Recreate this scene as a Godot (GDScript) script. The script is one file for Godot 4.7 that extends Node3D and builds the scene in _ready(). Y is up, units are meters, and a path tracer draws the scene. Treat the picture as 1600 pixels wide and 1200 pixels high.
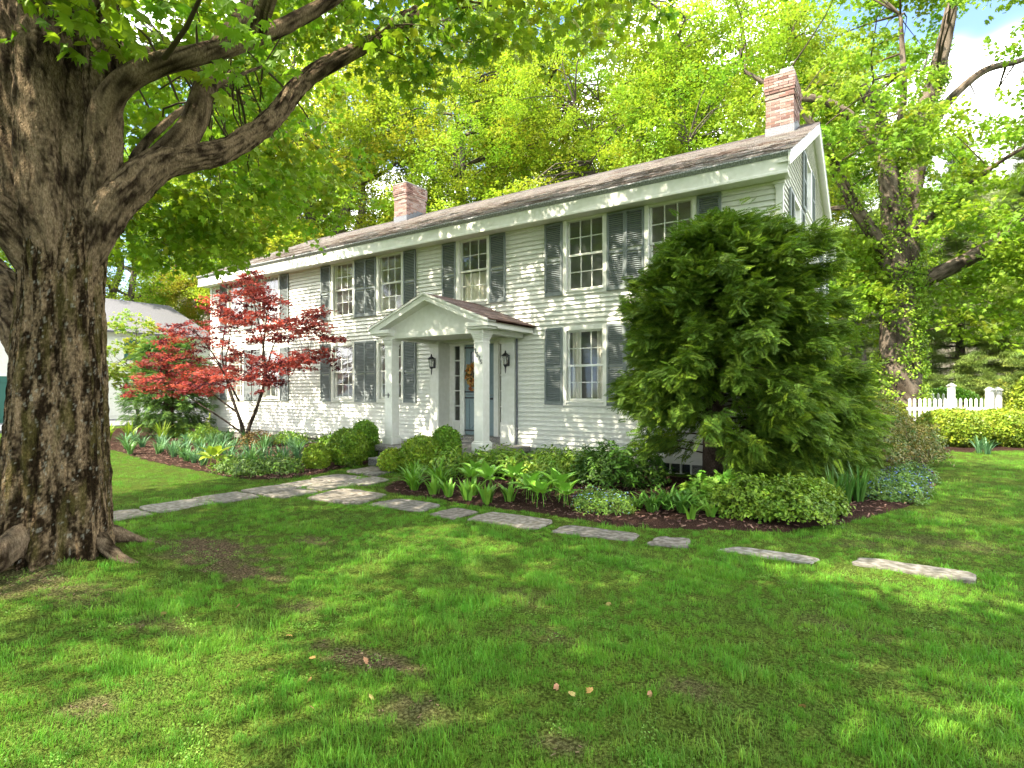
extends Node3D
# A white clapboard farmhouse behind a shaded front lawn, seen from the lawn. y up, metres.
# x runs along the front of the house (its right corner at x = -1.64), the front wall stands at z = 0, the street is towards +z.

var rng := RandomNumberGenerator.new()
var M := {}
var counts := {}
var fine := FastNoiseLite.new()
var broad := FastNoiseLite.new()
var ridge := FastNoiseLite.new()
const EYE := Vector3(0, 1.72, 11.02)


# ------------------------------------------------------------------ mesh building
class MB:
	var v := PackedVector3Array()
	var n := PackedVector3Array()
	var c := PackedColorArray()
	var ix := PackedInt32Array()
	var col := Color(1, 1, 1)

	func q(a: Vector3, b: Vector3, e: Vector3, d: Vector3) -> void:  # counter-clockwise seen from outside
		var nn := (e - a).cross(d - b).normalized()
		var k := v.size()
		v.append_array([a, b, e, d])
		n.append_array([nn, nn, nn, nn])
		c.append_array([col, col, col, col])
		ix.append_array([k, k + 2, k + 1, k, k + 3, k + 2])

	func t(a: Vector3, b: Vector3, e: Vector3) -> void:
		var nn := (b - a).cross(e - a).normalized()
		var k := v.size()
		v.append_array([a, b, e])
		n.append_array([nn, nn, nn])
		c.append_array([col, col, col])
		ix.append_array([k, k + 2, k + 1])

	func qo(a: Vector3, b: Vector3, e: Vector3, d: Vector3, out: Vector3) -> void:
		if (e - a).cross(d - b).dot(out) < 0.0:
			q(a, d, e, b)
		else:
			q(a, b, e, d)

	func to(a: Vector3, b: Vector3, e: Vector3, out: Vector3) -> void:
		if (b - a).cross(e - a).dot(out) < 0.0:
			t(a, e, b)
		else:
			t(a, b, e)

	func box(lo: Vector3, hi: Vector3, xf := Transform3D()) -> void:
		var p := []
		for i in 8:
			p.append(xf * Vector3(hi.x if i & 1 else lo.x, hi.y if i & 2 else lo.y, hi.z if i & 4 else lo.z))
		q(p[0], p[4], p[6], p[2])
		q(p[1], p[3], p[7], p[5])
		q(p[0], p[1], p[5], p[4])
		q(p[2], p[6], p[7], p[3])
		q(p[0], p[2], p[3], p[1])
		q(p[4], p[5], p[7], p[6])

	func cbox(lo: Vector3, hi: Vector3, ch := 0.006, xf := Transform3D()) -> void:  # box with chamfered edges
		var mid := (lo + hi) / 2.0
		var h := (hi - lo) / 2.0
		ch = minf(ch, minf(h.x, minf(h.y, h.z)) * 0.6)
		var f := func(s: Vector3, ax: int) -> Vector3:
			var o := Vector3(s.x * h.x, s.y * h.y, s.z * h.z)
			for k in 3:
				if k != ax:
					o[k] -= s[k] * ch
			return xf * (mid + o)
		for ax in 3:
			var b1 := (ax + 1) % 3
			var b2 := (ax + 2) % 3
			for sg in [-1.0, 1.0]:
				var cs := []
				for pr in [[-1.0, -1.0], [1.0, -1.0], [1.0, 1.0], [-1.0, 1.0]]:
					var s := Vector3()
					s[ax] = sg
					s[b1] = pr[0]
					s[b2] = pr[1]
					cs.append(f.call(s, ax))
				var o := Vector3()
				o[ax] = sg
				qo(cs[0], cs[1], cs[2], cs[3], xf.basis * o)
			for s1 in [-1.0, 1.0]:
				for s2 in [-1.0, 1.0]:
					var sa := Vector3()
					sa[b1] = s1
					sa[b2] = s2
					var sb := sa
					sa[ax] = -1.0
					sb[ax] = 1.0
					var o2 := Vector3()
					o2[b1] = s1
					o2[b2] = s2
					qo(f.call(sa, b1), f.call(sb, b1), f.call(sb, b2), f.call(sa, b2), xf.basis * o2)
		for i in 8:
			var s3 := Vector3(1.0 if i & 1 else -1.0, 1.0 if i & 2 else -1.0, 1.0 if i & 4 else -1.0)
			to(f.call(s3, 0), f.call(s3, 1), f.call(s3, 2), xf.basis * s3)

	func prism(poly: PackedVector2Array, z0: float, z1: float, xf := Transform3D()) -> void:  # polygon in x,y (counter-clockwise), from z0 to z1
		var tri := Geometry2D.triangulate_polygon(poly)
		for k in range(0, tri.size(), 3):
			var a := poly[tri[k]]
			var b := poly[tri[k + 1]]
			var e := poly[tri[k + 2]]
			to(xf * Vector3(a.x, a.y, z1), xf * Vector3(b.x, b.y, z1), xf * Vector3(e.x, e.y, z1), xf.basis.z * (z1 - z0))
			to(xf * Vector3(a.x, a.y, z0), xf * Vector3(b.x, b.y, z0), xf * Vector3(e.x, e.y, z0), xf.basis.z * (z0 - z1))
		for k in poly.size():
			var a := poly[k]
			var b := poly[(k + 1) % poly.size()]
			q(xf * Vector3(a.x, a.y, z0), xf * Vector3(b.x, b.y, z0), xf * Vector3(b.x, b.y, z1), xf * Vector3(a.x, a.y, z1))

	func lathe(prof: Array, seg: int, xf := Transform3D()) -> void:  # prof: Vector2(radius, height) from below upwards
		for k in prof.size() - 1:
			for j in seg:
				var a0 := TAU * j / seg
				var a1 := TAU * (j + 1) / seg
				var p: Vector2 = prof[k]
				var r: Vector2 = prof[k + 1]
				var A := Vector3(cos(a0) * p.x, p.y, sin(a0) * p.x)
				var B := Vector3(cos(a1) * p.x, p.y, sin(a1) * p.x)
				var C := Vector3(cos(a1) * r.x, r.y, sin(a1) * r.x)
				var D := Vector3(cos(a0) * r.x, r.y, sin(a0) * r.x)
				var out := Vector3(cos((a0 + a1) / 2), 0, sin((a0 + a1) / 2)) * (0.001 + absf(r.y - p.y)) + Vector3(0, p.x - r.x, 0)
				if p.x < 1e-5:
					to(xf * A, xf * C, xf * D, xf.basis * out)
				elif r.x < 1e-5:
					to(xf * A, xf * B, xf * C, xf.basis * out)
				else:
					qo(xf * A, xf * B, xf * C, xf * D, xf.basis * out)

	func mesh(colours := true) -> ArrayMesh:
		var m := ArrayMesh.new()
		if v.is_empty():
			return m
		var a := []
		a.resize(Mesh.ARRAY_MAX)
		a[Mesh.ARRAY_VERTEX] = v
		a[Mesh.ARRAY_NORMAL] = n
		if colours:
			a[Mesh.ARRAY_COLOR] = c
		a[Mesh.ARRAY_INDEX] = ix
		m.add_surface_from_arrays(Mesh.PRIMITIVE_TRIANGLES, a)
		return m


func thing(called: String, label: String, category: String, at := Vector3.ZERO, group := "") -> Node3D:
	var o := Node3D.new()
	o.name = numbered(called)
	o.position = at
	tag(o, label, category, group)
	add_child(o)
	return o


func tag(o: Node, label: String, category: String, group := "") -> void:
	o.set_meta("label", label)
	o.set_meta("category", category)
	if group:
		o.set_meta("group", group)


func numbered(called: String) -> String:
	counts[called] = counts.get(called, -1) + 1
	return called if counts[called] == 0 else "%s_%03d" % [called, counts[called]]


func part(called: String, mesh: Mesh, mat: Material, parent: Node, xf := Transform3D()) -> MeshInstance3D:
	var o := MeshInstance3D.new()
	o.name = called
	o.mesh = mesh
	o.material_override = mat
	o.transform = xf
	parent.add_child(o, true)
	return o


func setting(called: String, mesh: Mesh, mat: Material, kind := "structure") -> MeshInstance3D:
	var o := part(numbered(called), mesh, mat, self)
	o.set_meta("kind", kind)
	return o


# copies: Array of [Transform3D, Color]
func scatter(called: String, mesh: Mesh, mat: Material, copies: Array, parent: Node) -> MultiMeshInstance3D:
	var mm := MultiMesh.new()
	mm.transform_format = MultiMesh.TRANSFORM_3D
	mm.use_colors = true
	mm.mesh = mesh
	mm.instance_count = copies.size()
	var buf := PackedFloat32Array()
	buf.resize(copies.size() * 16)
	var k := 0
	for e in copies:
		var x: Transform3D = e[0]
		var cl: Color = e[1]
		var b := x.basis
		buf[k] = b.x.x; buf[k + 1] = b.y.x; buf[k + 2] = b.z.x; buf[k + 3] = x.origin.x
		buf[k + 4] = b.x.y; buf[k + 5] = b.y.y; buf[k + 6] = b.z.y; buf[k + 7] = x.origin.y
		buf[k + 8] = b.x.z; buf[k + 9] = b.y.z; buf[k + 10] = b.z.z; buf[k + 11] = x.origin.z
		buf[k + 12] = cl.r; buf[k + 13] = cl.g; buf[k + 14] = cl.b; buf[k + 15] = 1.0
		k += 16
	mm.buffer = buf
	var o := MultiMeshInstance3D.new()
	o.name = called
	o.multimesh = mm
	o.material_override = mat
	o.set_meta("kind", "stuff")
	parent.add_child(o, true)
	return o


func lin(r: float, g: float, b: float) -> Color:
	return Color(r, g, b).linear_to_srgb()


func vary(c: Color, amount := 0.2, hue := 0.06) -> Color:
	var k := 1.0 + rng.randf_range(-amount, amount)
	return Color(c.r * k * (1.0 + rng.randf_range(-hue, hue)), c.g * k, c.b * k * (1.0 + rng.randf_range(-hue, hue)))


func r2() -> Vector2:
	return Vector2.from_angle(rng.randf() * TAU) * sqrt(rng.randf())


func ball() -> Vector3:
	while true:
		var p := Vector3(rng.randf_range(-1, 1), rng.randf_range(-1, 1), rng.randf_range(-1, 1))
		if p.length_squared() < 1.0:
			return p
	return Vector3.ZERO


func turned(yaw: float, pitch := 0.0, roll := 0.0) -> Basis:
	return Basis(Vector3.UP, yaw) * Basis(Vector3.RIGHT, pitch) * Basis(Vector3.BACK, roll)


# ------------------------------------------------------------------ materials
func noise_tex(freq: float, oct: int, c0: Color, c1: Color, size := 512, normal := false, kind := FastNoiseLite.TYPE_SIMPLEX_SMOOTH, sd := 1) -> NoiseTexture2D:
	var f := FastNoiseLite.new()
	f.seed = sd
	f.noise_type = kind
	f.frequency = freq
	f.fractal_octaves = oct
	var t := NoiseTexture2D.new()
	t.width = size
	t.height = size
	t.seamless = true
	t.noise = f
	if normal:
		t.as_normal_map = true
		t.bump_strength = 6.0
	else:
		var g := Gradient.new()
		g.colors = PackedColorArray([c0, c1])
		g.offsets = PackedFloat32Array([0.25, 0.75])
		t.color_ramp = g
	return t


func mat(called: String, albedo: Color, rough := 0.7, spec := 0.5) -> StandardMaterial3D:
	var m := StandardMaterial3D.new()
	m.resource_name = called
	m.albedo_color = albedo
	m.roughness = rough
	m.metallic_specular = spec
	M[called] = m
	return m


func coloured(called: String, rough := 0.8, spec := 0.3) -> StandardMaterial3D:  # takes its colour from the mesh or the copy
	var m := mat(called, Color.WHITE, rough, spec)
	m.vertex_color_use_as_albedo = true
	return m


func textured(m: StandardMaterial3D, tex: Texture2D, scale: float, bump: Texture2D = null, bump_cm := 0.3) -> void:
	m.albedo_texture = tex
	m.uv1_triplanar = true
	m.uv1_world_triplanar = true
	m.uv1_scale = Vector3.ONE * scale
	if bump:
		m.heightmap_enabled = true
		m.heightmap_texture = bump
		m.heightmap_scale = bump_cm


func leafy(called: String, through: float, rough := 0.5) -> StandardMaterial3D:
	var m := coloured(called, rough, 0.35)
	m.backlight_enabled = true
	m.backlight = lin(through, through, through * 0.75)
	return m


func make_materials() -> void:
	var grime := noise_tex(0.012, 5, Color(0.965, 0.965, 0.955), Color(1, 1, 1), 512, false, FastNoiseLite.TYPE_SIMPLEX_SMOOTH, 3)
	var grain := noise_tex(0.08, 4, Color(0, 0, 0), Color(1, 1, 1), 512, false, FastNoiseLite.TYPE_SIMPLEX_SMOOTH, 5)
	var speck := noise_tex(0.05, 5, Color(0.62, 0.62, 0.62), Color(1, 1, 1), 512, false, FastNoiseLite.TYPE_PERLIN, 9)
	for k in 3:
		var w := mat("white_paint_%d" % k, lin([0.685, 0.655, 0.70][k], [0.685, 0.655, 0.70][k], [0.615, 0.585, 0.635][k]), 0.5)
		textured(w, grime, 0.9)
	var s := mat("shutter_paint", lin(0.165, 0.19, 0.188), 0.55)
	textured(s, grime, 1.3)
	s = mat("door_paint", lin(0.165, 0.235, 0.25), 0.45)
	textured(s, grime, 1.7)
	mat("black_iron", lin(0.02, 0.02, 0.022), 0.5)
	mat("steel", lin(0.45, 0.45, 0.46), 0.4).metallic = 0.8
	s = mat("flashing", lin(0.17, 0.18, 0.20), 0.5)
	textured(s, speck, 2.0)
	textured(mat("gutter_metal", lin(0.40, 0.41, 0.42), 0.5), speck, 1.5)
	var gl := mat("glass", Color(0.9, 0.95, 0.93, 0.03), 0.015, 0.5)
	gl.transparency = BaseMaterial3D.TRANSPARENCY_ALPHA
	gl = mat("lamp_glass", Color(0.85, 0.85, 0.8, 0.25), 0.1, 0.5)
	gl.transparency = BaseMaterial3D.TRANSPARENCY_ALPHA
	var cur := mat("curtain_cloth", lin(0.72, 0.69, 0.58), 0.9)
	cur.backlight_enabled = true
	cur.backlight = lin(0.5, 0.48, 0.4)
	textured(mat("plaster", lin(0.42, 0.37, 0.29), 0.9), grime, 0.7)
	textured(mat("floor_boards", lin(0.16, 0.09, 0.05), 0.5), speck, 2.0)
	s = mat("granite", lin(0.36, 0.34, 0.31), 0.85)
	textured(s, speck, 1.6, grain, 0.8)
	s = coloured("flag_stone", 0.85)
	textured(s, noise_tex(0.03, 5, Color(0.70, 0.69, 0.64), Color(1, 1, 1), 512, false, FastNoiseLite.TYPE_SIMPLEX_SMOOTH, 21), 0.6, grain, 0.3)
	s = coloured("shingle", 0.95, 0.2)
	textured(s, speck, 3.0, grain, 0.3)
	s = coloured("brick", 0.9, 0.2)
	textured(s, speck, 4.0, grain, 0.25)
	s = mat("mortar", lin(0.42, 0.39, 0.36), 0.95)
	textured(s, speck, 4.0)
	s = coloured("bark", 0.95, 0.15)
	textured(s, noise_tex(0.06, 5, Color(0.66, 0.64, 0.60), Color(1.0, 1.0, 1.0), 512, false, FastNoiseLite.TYPE_PERLIN, 33), 2.2, grain, 1.4)
	s.uv1_scale = Vector3(2.6, 0.9, 2.6)
	s = coloured("soil", 1.0, 0.1)
	textured(s, noise_tex(0.07, 5, Color(0.55, 0.53, 0.50), Color(1, 1, 1), 512, false, FastNoiseLite.TYPE_PERLIN, 41), 1.3, grain, 1.5)
	s = coloured("mulch", 1.0, 0.1)
	textured(s, noise_tex(0.09, 5, Color(0.42, 0.38, 0.36), Color(1, 1, 1), 512, false, FastNoiseLite.TYPE_PERLIN, 43), 2.2, grain, 2.5)
	coloured("chip", 1.0, 0.1)
	s = mat("asphalt", lin(0.20, 0.20, 0.21), 0.9)
	textured(s, speck, 1.5)
	s = mat("slate_roof", lin(0.15, 0.15, 0.165), 0.9)
	textured(s, speck, 1.2)
	mat("green_paint", lin(0.02, 0.10, 0.075), 0.5)
	s = mat("hill", lin(0.14, 0.13, 0.105), 1.0, 0.1)
	textured(s, noise_tex(0.05, 5, Color(0.55, 0.53, 0.48), Color(1, 1, 1), 512, false, FastNoiseLite.TYPE_PERLIN, 55), 0.02)
	leafy("leaf", 1.0)
	leafy("grass_leaf", 0.62, 0.6)
	leafy("needle", 0.55, 0.6)
	leafy("garden_leaf", 0.6, 0.42)
	coloured("petal", 0.8)
	coloured("twig", 0.95, 0.1)


# ------------------------------------------------------------------ camera, sky, sun
func _ready() -> void:
	rng.seed = 7
	fine.seed = 11
	fine.frequency = 1.0
	fine.fractal_octaves = 4
	broad.seed = 23
	broad.frequency = 1.0
	broad.fractal_octaves = 3
	ridge.seed = 31
	ridge.frequency = 1.0
	ridge.fractal_type = FastNoiseLite.FRACTAL_RIDGED
	ridge.fractal_octaves = 4

	var cam := Camera3D.new()
	cam.name = "camera"
	cam.position = EYE
	cam.rotation_degrees.y = 33.86
	cam.near = 0.1
	cam.far = 2000.0
	cam.projection = Camera3D.PROJECTION_FRUSTUM
	cam.size = 0.1 * 1200.0 / 889.0
	cam.frustum_offset = Vector2(0, 0.1 * 11.0 / 889.0)
	add_child(cam)
	cam.current = true

	var e := Environment.new()
	e.background_mode = Environment.BG_SKY
	e.sky = Sky.new()
	e.sky.sky_material = make_sky()
	e.background_energy_multiplier = 1.0
	e.tonemap_mode = Environment.TONE_MAPPER_LINEAR
	e.tonemap_exposure = 5.9
	e.sdfgi_enabled = true
	e.ssao_enabled = true
	e.ssil_enabled = true
	var we := WorldEnvironment.new()
	we.name = "environment"
	we.environment = e
	add_child(we)

	var sun := DirectionalLight3D.new()
	sun.name = "sun"
	var az := deg_to_rad(24.0)
	var el := deg_to_rad(50.0)
	var from := Vector3(-sin(az) * cos(el), sin(el), cos(az) * cos(el))
	sun.basis = Basis.looking_at(-from, Vector3.UP)
	sun.light_color = Color(1.0, 0.955, 0.88)
	sun.light_energy = 1.15
	sun.light_angular_distance = 0.5
	sun.shadow_enabled = true
	add_child(sun)

	make_materials()
	make_beds()
	make_ground()
	make_hills()
	make_paths()
	make_house()
	make_barn()
	make_fences()
	make_lanterns()
	make_wreath()
	make_trees()
	make_conifers()
	make_hedges()
	make_garden()
	make_grass()
	make_litter()


func make_sky() -> PanoramaSkyMaterial:
	var cl := FastNoiseLite.new()
	cl.seed = 21
	cl.frequency = 1.3
	cl.fractal_octaves = 5
	var w := 768
	var h := 384
	var im := Image.create(w, h, false, Image.FORMAT_RGBF)
	for j in h:
		var up := PI / 2 - PI * (j + 0.5) / h
		var y := sin(up)
		for i in w:
			var a := TAU * (i + 0.5) / w
			var d := Vector3(-sin(a) * cos(up), y, cos(a) * cos(up))
			var t := pow(clampf(1.0 - maxf(y, 0.0), 0, 1), 2.2)
			var blue := Color(0.030, 0.085, 0.245).lerp(Color(0.28, 0.37, 0.48), t)
			var k := smoothstep(-0.14, 0.20, cl.get_noise_3d(d.x * 1.0, d.y * 1.8, d.z * 1.0))
			var white := 1.0 + 0.35 * cl.get_noise_3d(d.x * 2.3 + 9.0, d.y * 3.0, d.z * 2.3)
			var c := blue.lerp(Color(1.50, 1.49, 1.48) * white, k)
			im.set_pixel(i, j, c if y > -0.02 else Color(0.30, 0.32, 0.26))
	var p := PanoramaSkyMaterial.new()
	p.panorama = ImageTexture.create_from_image(im)
	return p


# ------------------------------------------------------------------ ground
var left_bed := PackedVector2Array([Vector2(-27.5, 3.2), Vector2(-25, 3.6), Vector2(-22.5, 3.7), Vector2(-20.7, 3.6), Vector2(-18.5, 3.85), Vector2(-15.7, 4.34), Vector2(-12.95, 4.61), Vector2(-11.15, 4.76), Vector2(-10.3, 4.7), Vector2(-9.85, 4.3), Vector2(-9.75, 3.7), Vector2(-9.8, 2.9), Vector2(-9.85, 1.9), Vector2(-10.0, 0.02), Vector2(-20.5, 0.02), Vector2(-20.9, -2.0), Vector2(-24.0, -1.6), Vector2(-27.0, -0.5)])
var right_bed := PackedVector2Array([Vector2(-7.15, 0.02), Vector2(-7.2, 1.9), Vector2(-7.9, 2.6), Vector2(-7.75, 3.3), Vector2(-7.35, 4.1), Vector2(-6.55, 4.22), Vector2(-5.62, 4.3), Vector2(-4.79, 4.2), Vector2(-3.89, 4.22), Vector2(-3.16, 4.3), Vector2(-2.61, 4.2), Vector2(-2.05, 4.0), Vector2(-1.58, 3.8), Vector2(-1.07, 3.44), Vector2(-0.63, 2.99), Vector2(-0.18, 2.24), Vector2(0.26, 1.0), Vector2(0.58, -0.81), Vector2(0.7, -2.7), Vector2(0.66, -4.89), Vector2(1.0, -7.19), Vector2(1.89, -8.48), Vector2(2.94, -9.55), Vector2(5.2, -11.8), Vector2(4.2, -12.8), Vector2(0.5, -11.5), Vector2(-1.2, -8.6), Vector2(-1.62, -8.4), Vector2(-1.62, 0.02)])
var bed_polys := []
var stone_polys := []
# bare earth: x, z, radius along x, radius along z, strength
var bare := [[-6.1, 7.75, 0.75, 0.45, 1.0], [-5.2, 7.95, 0.55, 0.3, 0.9], [-6.3, 9.25, 0.55, 0.35, 0.65], [-5.6, 9.1, 0.5, 0.3, 0.45], [-2.95, 8.55, 0.42, 0.10, 1.0], [-2.6, 8.45, 0.3, 0.09, 0.9], [-2.14, 8.78, 0.24, 0.15, 0.6], [-3.65, 9.75, 0.2, 0.14, 0.6], [-5.5, 6.86, 0.3, 0.2, 0.7], [-0.95, 7.7, 0.22, 0.1, 0.6], [-1.95, 7.55, 0.35, 0.16, 0.35], [0.2, 8.2, 0.18, 0.1, 0.6], [-1.3, 8.6, 0.2, 0.12, 0.6], [-3.9, 8.2, 0.3, 0.15, 0.5], [0.9, 6.6, 0.3, 0.12, 0.5], [-4.5, 9.0, 0.3, 0.15, 0.5], [-0.3, 6.2, 0.35, 0.2, 0.35], [-2.6, 7.0, 0.4, 0.2, 0.35], [0.5, 3.1, 0.8, 0.25, 0.4], [-0.2, 3.6, 0.7, 0.2, 0.35]]
const TREE := Vector3(-6.98, 0, 8.78)


func height(x: float, z: float) -> float:
	var h := 0.10 * (1.0 - smoothstep(1.2, 4.6, z))
	h += 0.022 * broad.get_noise_2d(x * 0.5, z * 0.5) + 0.010 * broad.get_noise_2d(x * 2.0 + 40.0, z * 2.0)
	var d := Vector2(x - TREE.x, z - TREE.z).length()
	h += 0.13 * exp(-d * d / 1.3)
	return h


func bareness(x: float, z: float) -> float:
	var b := 0.0
	for e in bare:
		var dx: float = (x - e[0]) / e[2]
		var dz: float = (z - e[1]) / e[3]
		b = maxf(b, e[4] * (1.0 - smoothstep(0.35, 1.25, sqrt(dx * dx + dz * dz) + 0.75 * fine.get_noise_2d(x * 3.4, z * 3.4))))
	return b


func make_beds() -> void:
	for p in [left_bed, right_bed]:
		var q := PackedVector2Array()  # rounded and finely divided edge
		for k in p.size():
			var a: Vector2 = p[(k - 1 + p.size()) % p.size()]
			var b: Vector2 = p[k]
			var c: Vector2 = p[(k + 1) % p.size()]
			var d: Vector2 = p[(k + 2) % p.size()]
			var n := maxi(1, int(b.distance_to(c) / 0.18))
			for i in n:
				var t := float(i) / n
				var pt := b.cubic_interpolate(c, a, d, t)
				if b.y > 0.5 and c.y > 0.5:
					pt += Vector2(fine.get_noise_2d(pt.x * 2.1, pt.y * 2.1), fine.get_noise_2d(pt.x * 2.1 + 50.0, pt.y * 2.1)) * 0.07
				q.append(pt)
		bed_polys.append(q)


func in_bed(p: Vector2) -> bool:
	for q in bed_polys:
		if Geometry2D.is_point_in_polygon(p, q):
			return true
	return false


func bed_height(x: float, z: float) -> float:
	return height(x, z) + 0.045 + 0.03 * fine.get_noise_2d(x * 1.5, z * 1.5)


func floor_at(x: float, z: float) -> float:
	return bed_height(x, z) if in_bed(Vector2(x, z)) else height(x, z)


func axis(far0: float, dense0: float, dense1: float, far1: float, step: float) -> PackedFloat32Array:
	var a := PackedFloat32Array()
	var s := step
	var x := dense0
	var left := []
	while x > far0:
		s *= 1.35
		x -= s
		left.append(x)
	left.reverse()
	for v in left:
		a.append(v)
	x = dense0
	while x < dense1:
		a.append(x)
		x += step
	s = step
	while x < far1:
		a.append(x)
		s *= 1.35
		x += s
	a.append(far1)
	return a


func make_ground() -> void:
	var xs := axis(-420.0, -14.0, 6.0, 420.0, 0.12)
	var zs := axis(-420.0, -1.0, 12.0, 120.0, 0.12)
	var v := PackedVector3Array()
	var n := PackedVector3Array()
	var c := PackedColorArray()
	var ix := PackedInt32Array()
	var w := xs.size()
	for z in zs:
		for x in xs:
			v.append(Vector3(x, height(x, z), z))
			var e := 0.05
			n.append(Vector3(height(x - e, z) - height(x + e, z), 2 * e, height(x, z - e) - height(x, z + e)).normalized())
			var near := absf(x + 4.0) < 14.0 and z > -2.0 and z < 14.0
			var b := bareness(x, z) if near else 0.0
			var g := Color(0.075, 0.13, 0.022).lerp(Color(0.11, 0.155, 0.03), 0.5 + 0.5 * broad.get_noise_2d(x * 0.6, z * 0.6))
			c.append(g.lerp(Color(0.15, 0.105, 0.075), b * 0.9))
	for j in zs.size() - 1:
		for i in w - 1:
			var k := j * w + i
			ix.append_array([k, k + 1, k + w, k + 1, k + w + 1, k + w])
	var a := []
	a.resize(Mesh.ARRAY_MAX)
	a[Mesh.ARRAY_VERTEX] = v
	a[Mesh.ARRAY_NORMAL] = n
	a[Mesh.ARRAY_COLOR] = c
	a[Mesh.ARRAY_INDEX] = ix
	var m := ArrayMesh.new()
	m.add_surface_from_arrays(Mesh.PRIMITIVE_TRIANGLES, a)
	setting("lawn_ground", m, M.soil)

	# planting beds: mulch heaped a little above the lawn, its rim going under the turf
	for poly in bed_polys:
		var pts := PackedVector2Array(poly)
		var lo := Vector2(1e9, 1e9)
		var hi := -lo
		for p in poly:
			lo = lo.min(p)
			hi = hi.max(p)
		var inset: Array = Geometry2D.offset_polygon(poly, -0.07)
		var st := 0.16
		for i in int((hi.x - lo.x) / st):
			for j in int((hi.y - lo.y) / st):
				var p := lo + Vector2(i + rng.randf() * 0.8, j + rng.randf() * 0.8) * st
				for q in inset:
					if Geometry2D.is_point_in_polygon(p, q):
						pts.append(p)
		var tri := Geometry2D.triangulate_delaunay(pts)
		var mb := MB.new()
		mb.col = Color(0.105, 0.064, 0.048)
		var edge: int = poly.size()
		for k in range(0, tri.size(), 3):
			var cen := (pts[tri[k]] + pts[tri[k + 1]] + pts[tri[k + 2]]) / 3.0
			if not Geometry2D.is_point_in_polygon(cen, poly):
				continue
			var q := []
			for i in 3:
				var p := pts[tri[k + i]]
				q.append(Vector3(p.x, height(p.x, p.y) - 0.015 if tri[k + i] < edge else bed_height(p.x, p.y), p.y))
			mb.to(q[0], q[1], q[2], Vector3.UP)
		setting("garden_soil", mb.mesh(), M.mulch)
		# shredded bark on top
		var chip := MB.new()
		chip.box(Vector3(-0.022, -0.002, -0.005), Vector3(0.022, 0.003, 0.005))
		var copies := []
		var tries := 26000
		for k in tries:
			var p := Vector2(rng.randf_range(lo.x, hi.x), rng.randf_range(lo.y, hi.y))
			if p.y < -3.0 or p.x < -20.0 or not Geometry2D.is_point_in_polygon(p, poly):
				continue
			var b := turned(rng.randf() * TAU, rng.randfn(0, 0.3), rng.randfn(0, 0.3)).scaled(Vector3.ONE * rng.randf_range(0.5, 1.5))
			copies.append([Transform3D(b, Vector3(p.x, bed_height(p.x, p.y) + 0.004, p.y)), vary(Color(0.14, 0.085, 0.064), 0.5, 0.1)])
		var ch := scatter(numbered("bark_mulch"), chip.mesh(), M.chip, copies, self)
		ch.set_meta("label", "shredded brown bark lying on the planting bed")
		ch.set_meta("category", "mulch")

	# driveway beyond the left bed
	var dr := MB.new()
	dr.box(Vector3(-36.4, -0.2, -30.0), Vector3(-29.6, 0.145, 14.0))
	setting("driveway", dr.mesh(false), M.asphalt)


func make_hills() -> void:
	# wooded hills far behind, bare-twigged and brown
	for h in [[Vector3(120, 0, -520), 330.0, 150.0], [Vector3(-240, 0, -560), 380.0, 120.0], [Vector3(-560, 0, -330), 330.0, 120.0]]:
		var mb := MB.new()
		var nx := 48
		var nz := 24
		var f := func(i: int, j: int) -> Vector3:
			var u := float(i) / nx * 2 - 1
			var w := float(j) / nz * 2 - 1
			var k := maxf(0.0, 1 - u * u) * maxf(0.0, 1 - w * w)
			return h[0] + Vector3(u * h[1], -3 + h[2] * k * (1 + 0.25 * broad.get_noise_2d(u * 2 + h[1], w * 2)) + 5.0 * fine.get_noise_2d(u * 30, w * 30) * minf(1, k * 4), w * 170.0)
		for i in nx:
			for j in nz:
				mb.qo(f.call(i, j), f.call(i + 1, j), f.call(i + 1, j + 1), f.call(i, j + 1), Vector3.UP)
		setting("hill", mb.mesh(false), M.hill)


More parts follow.
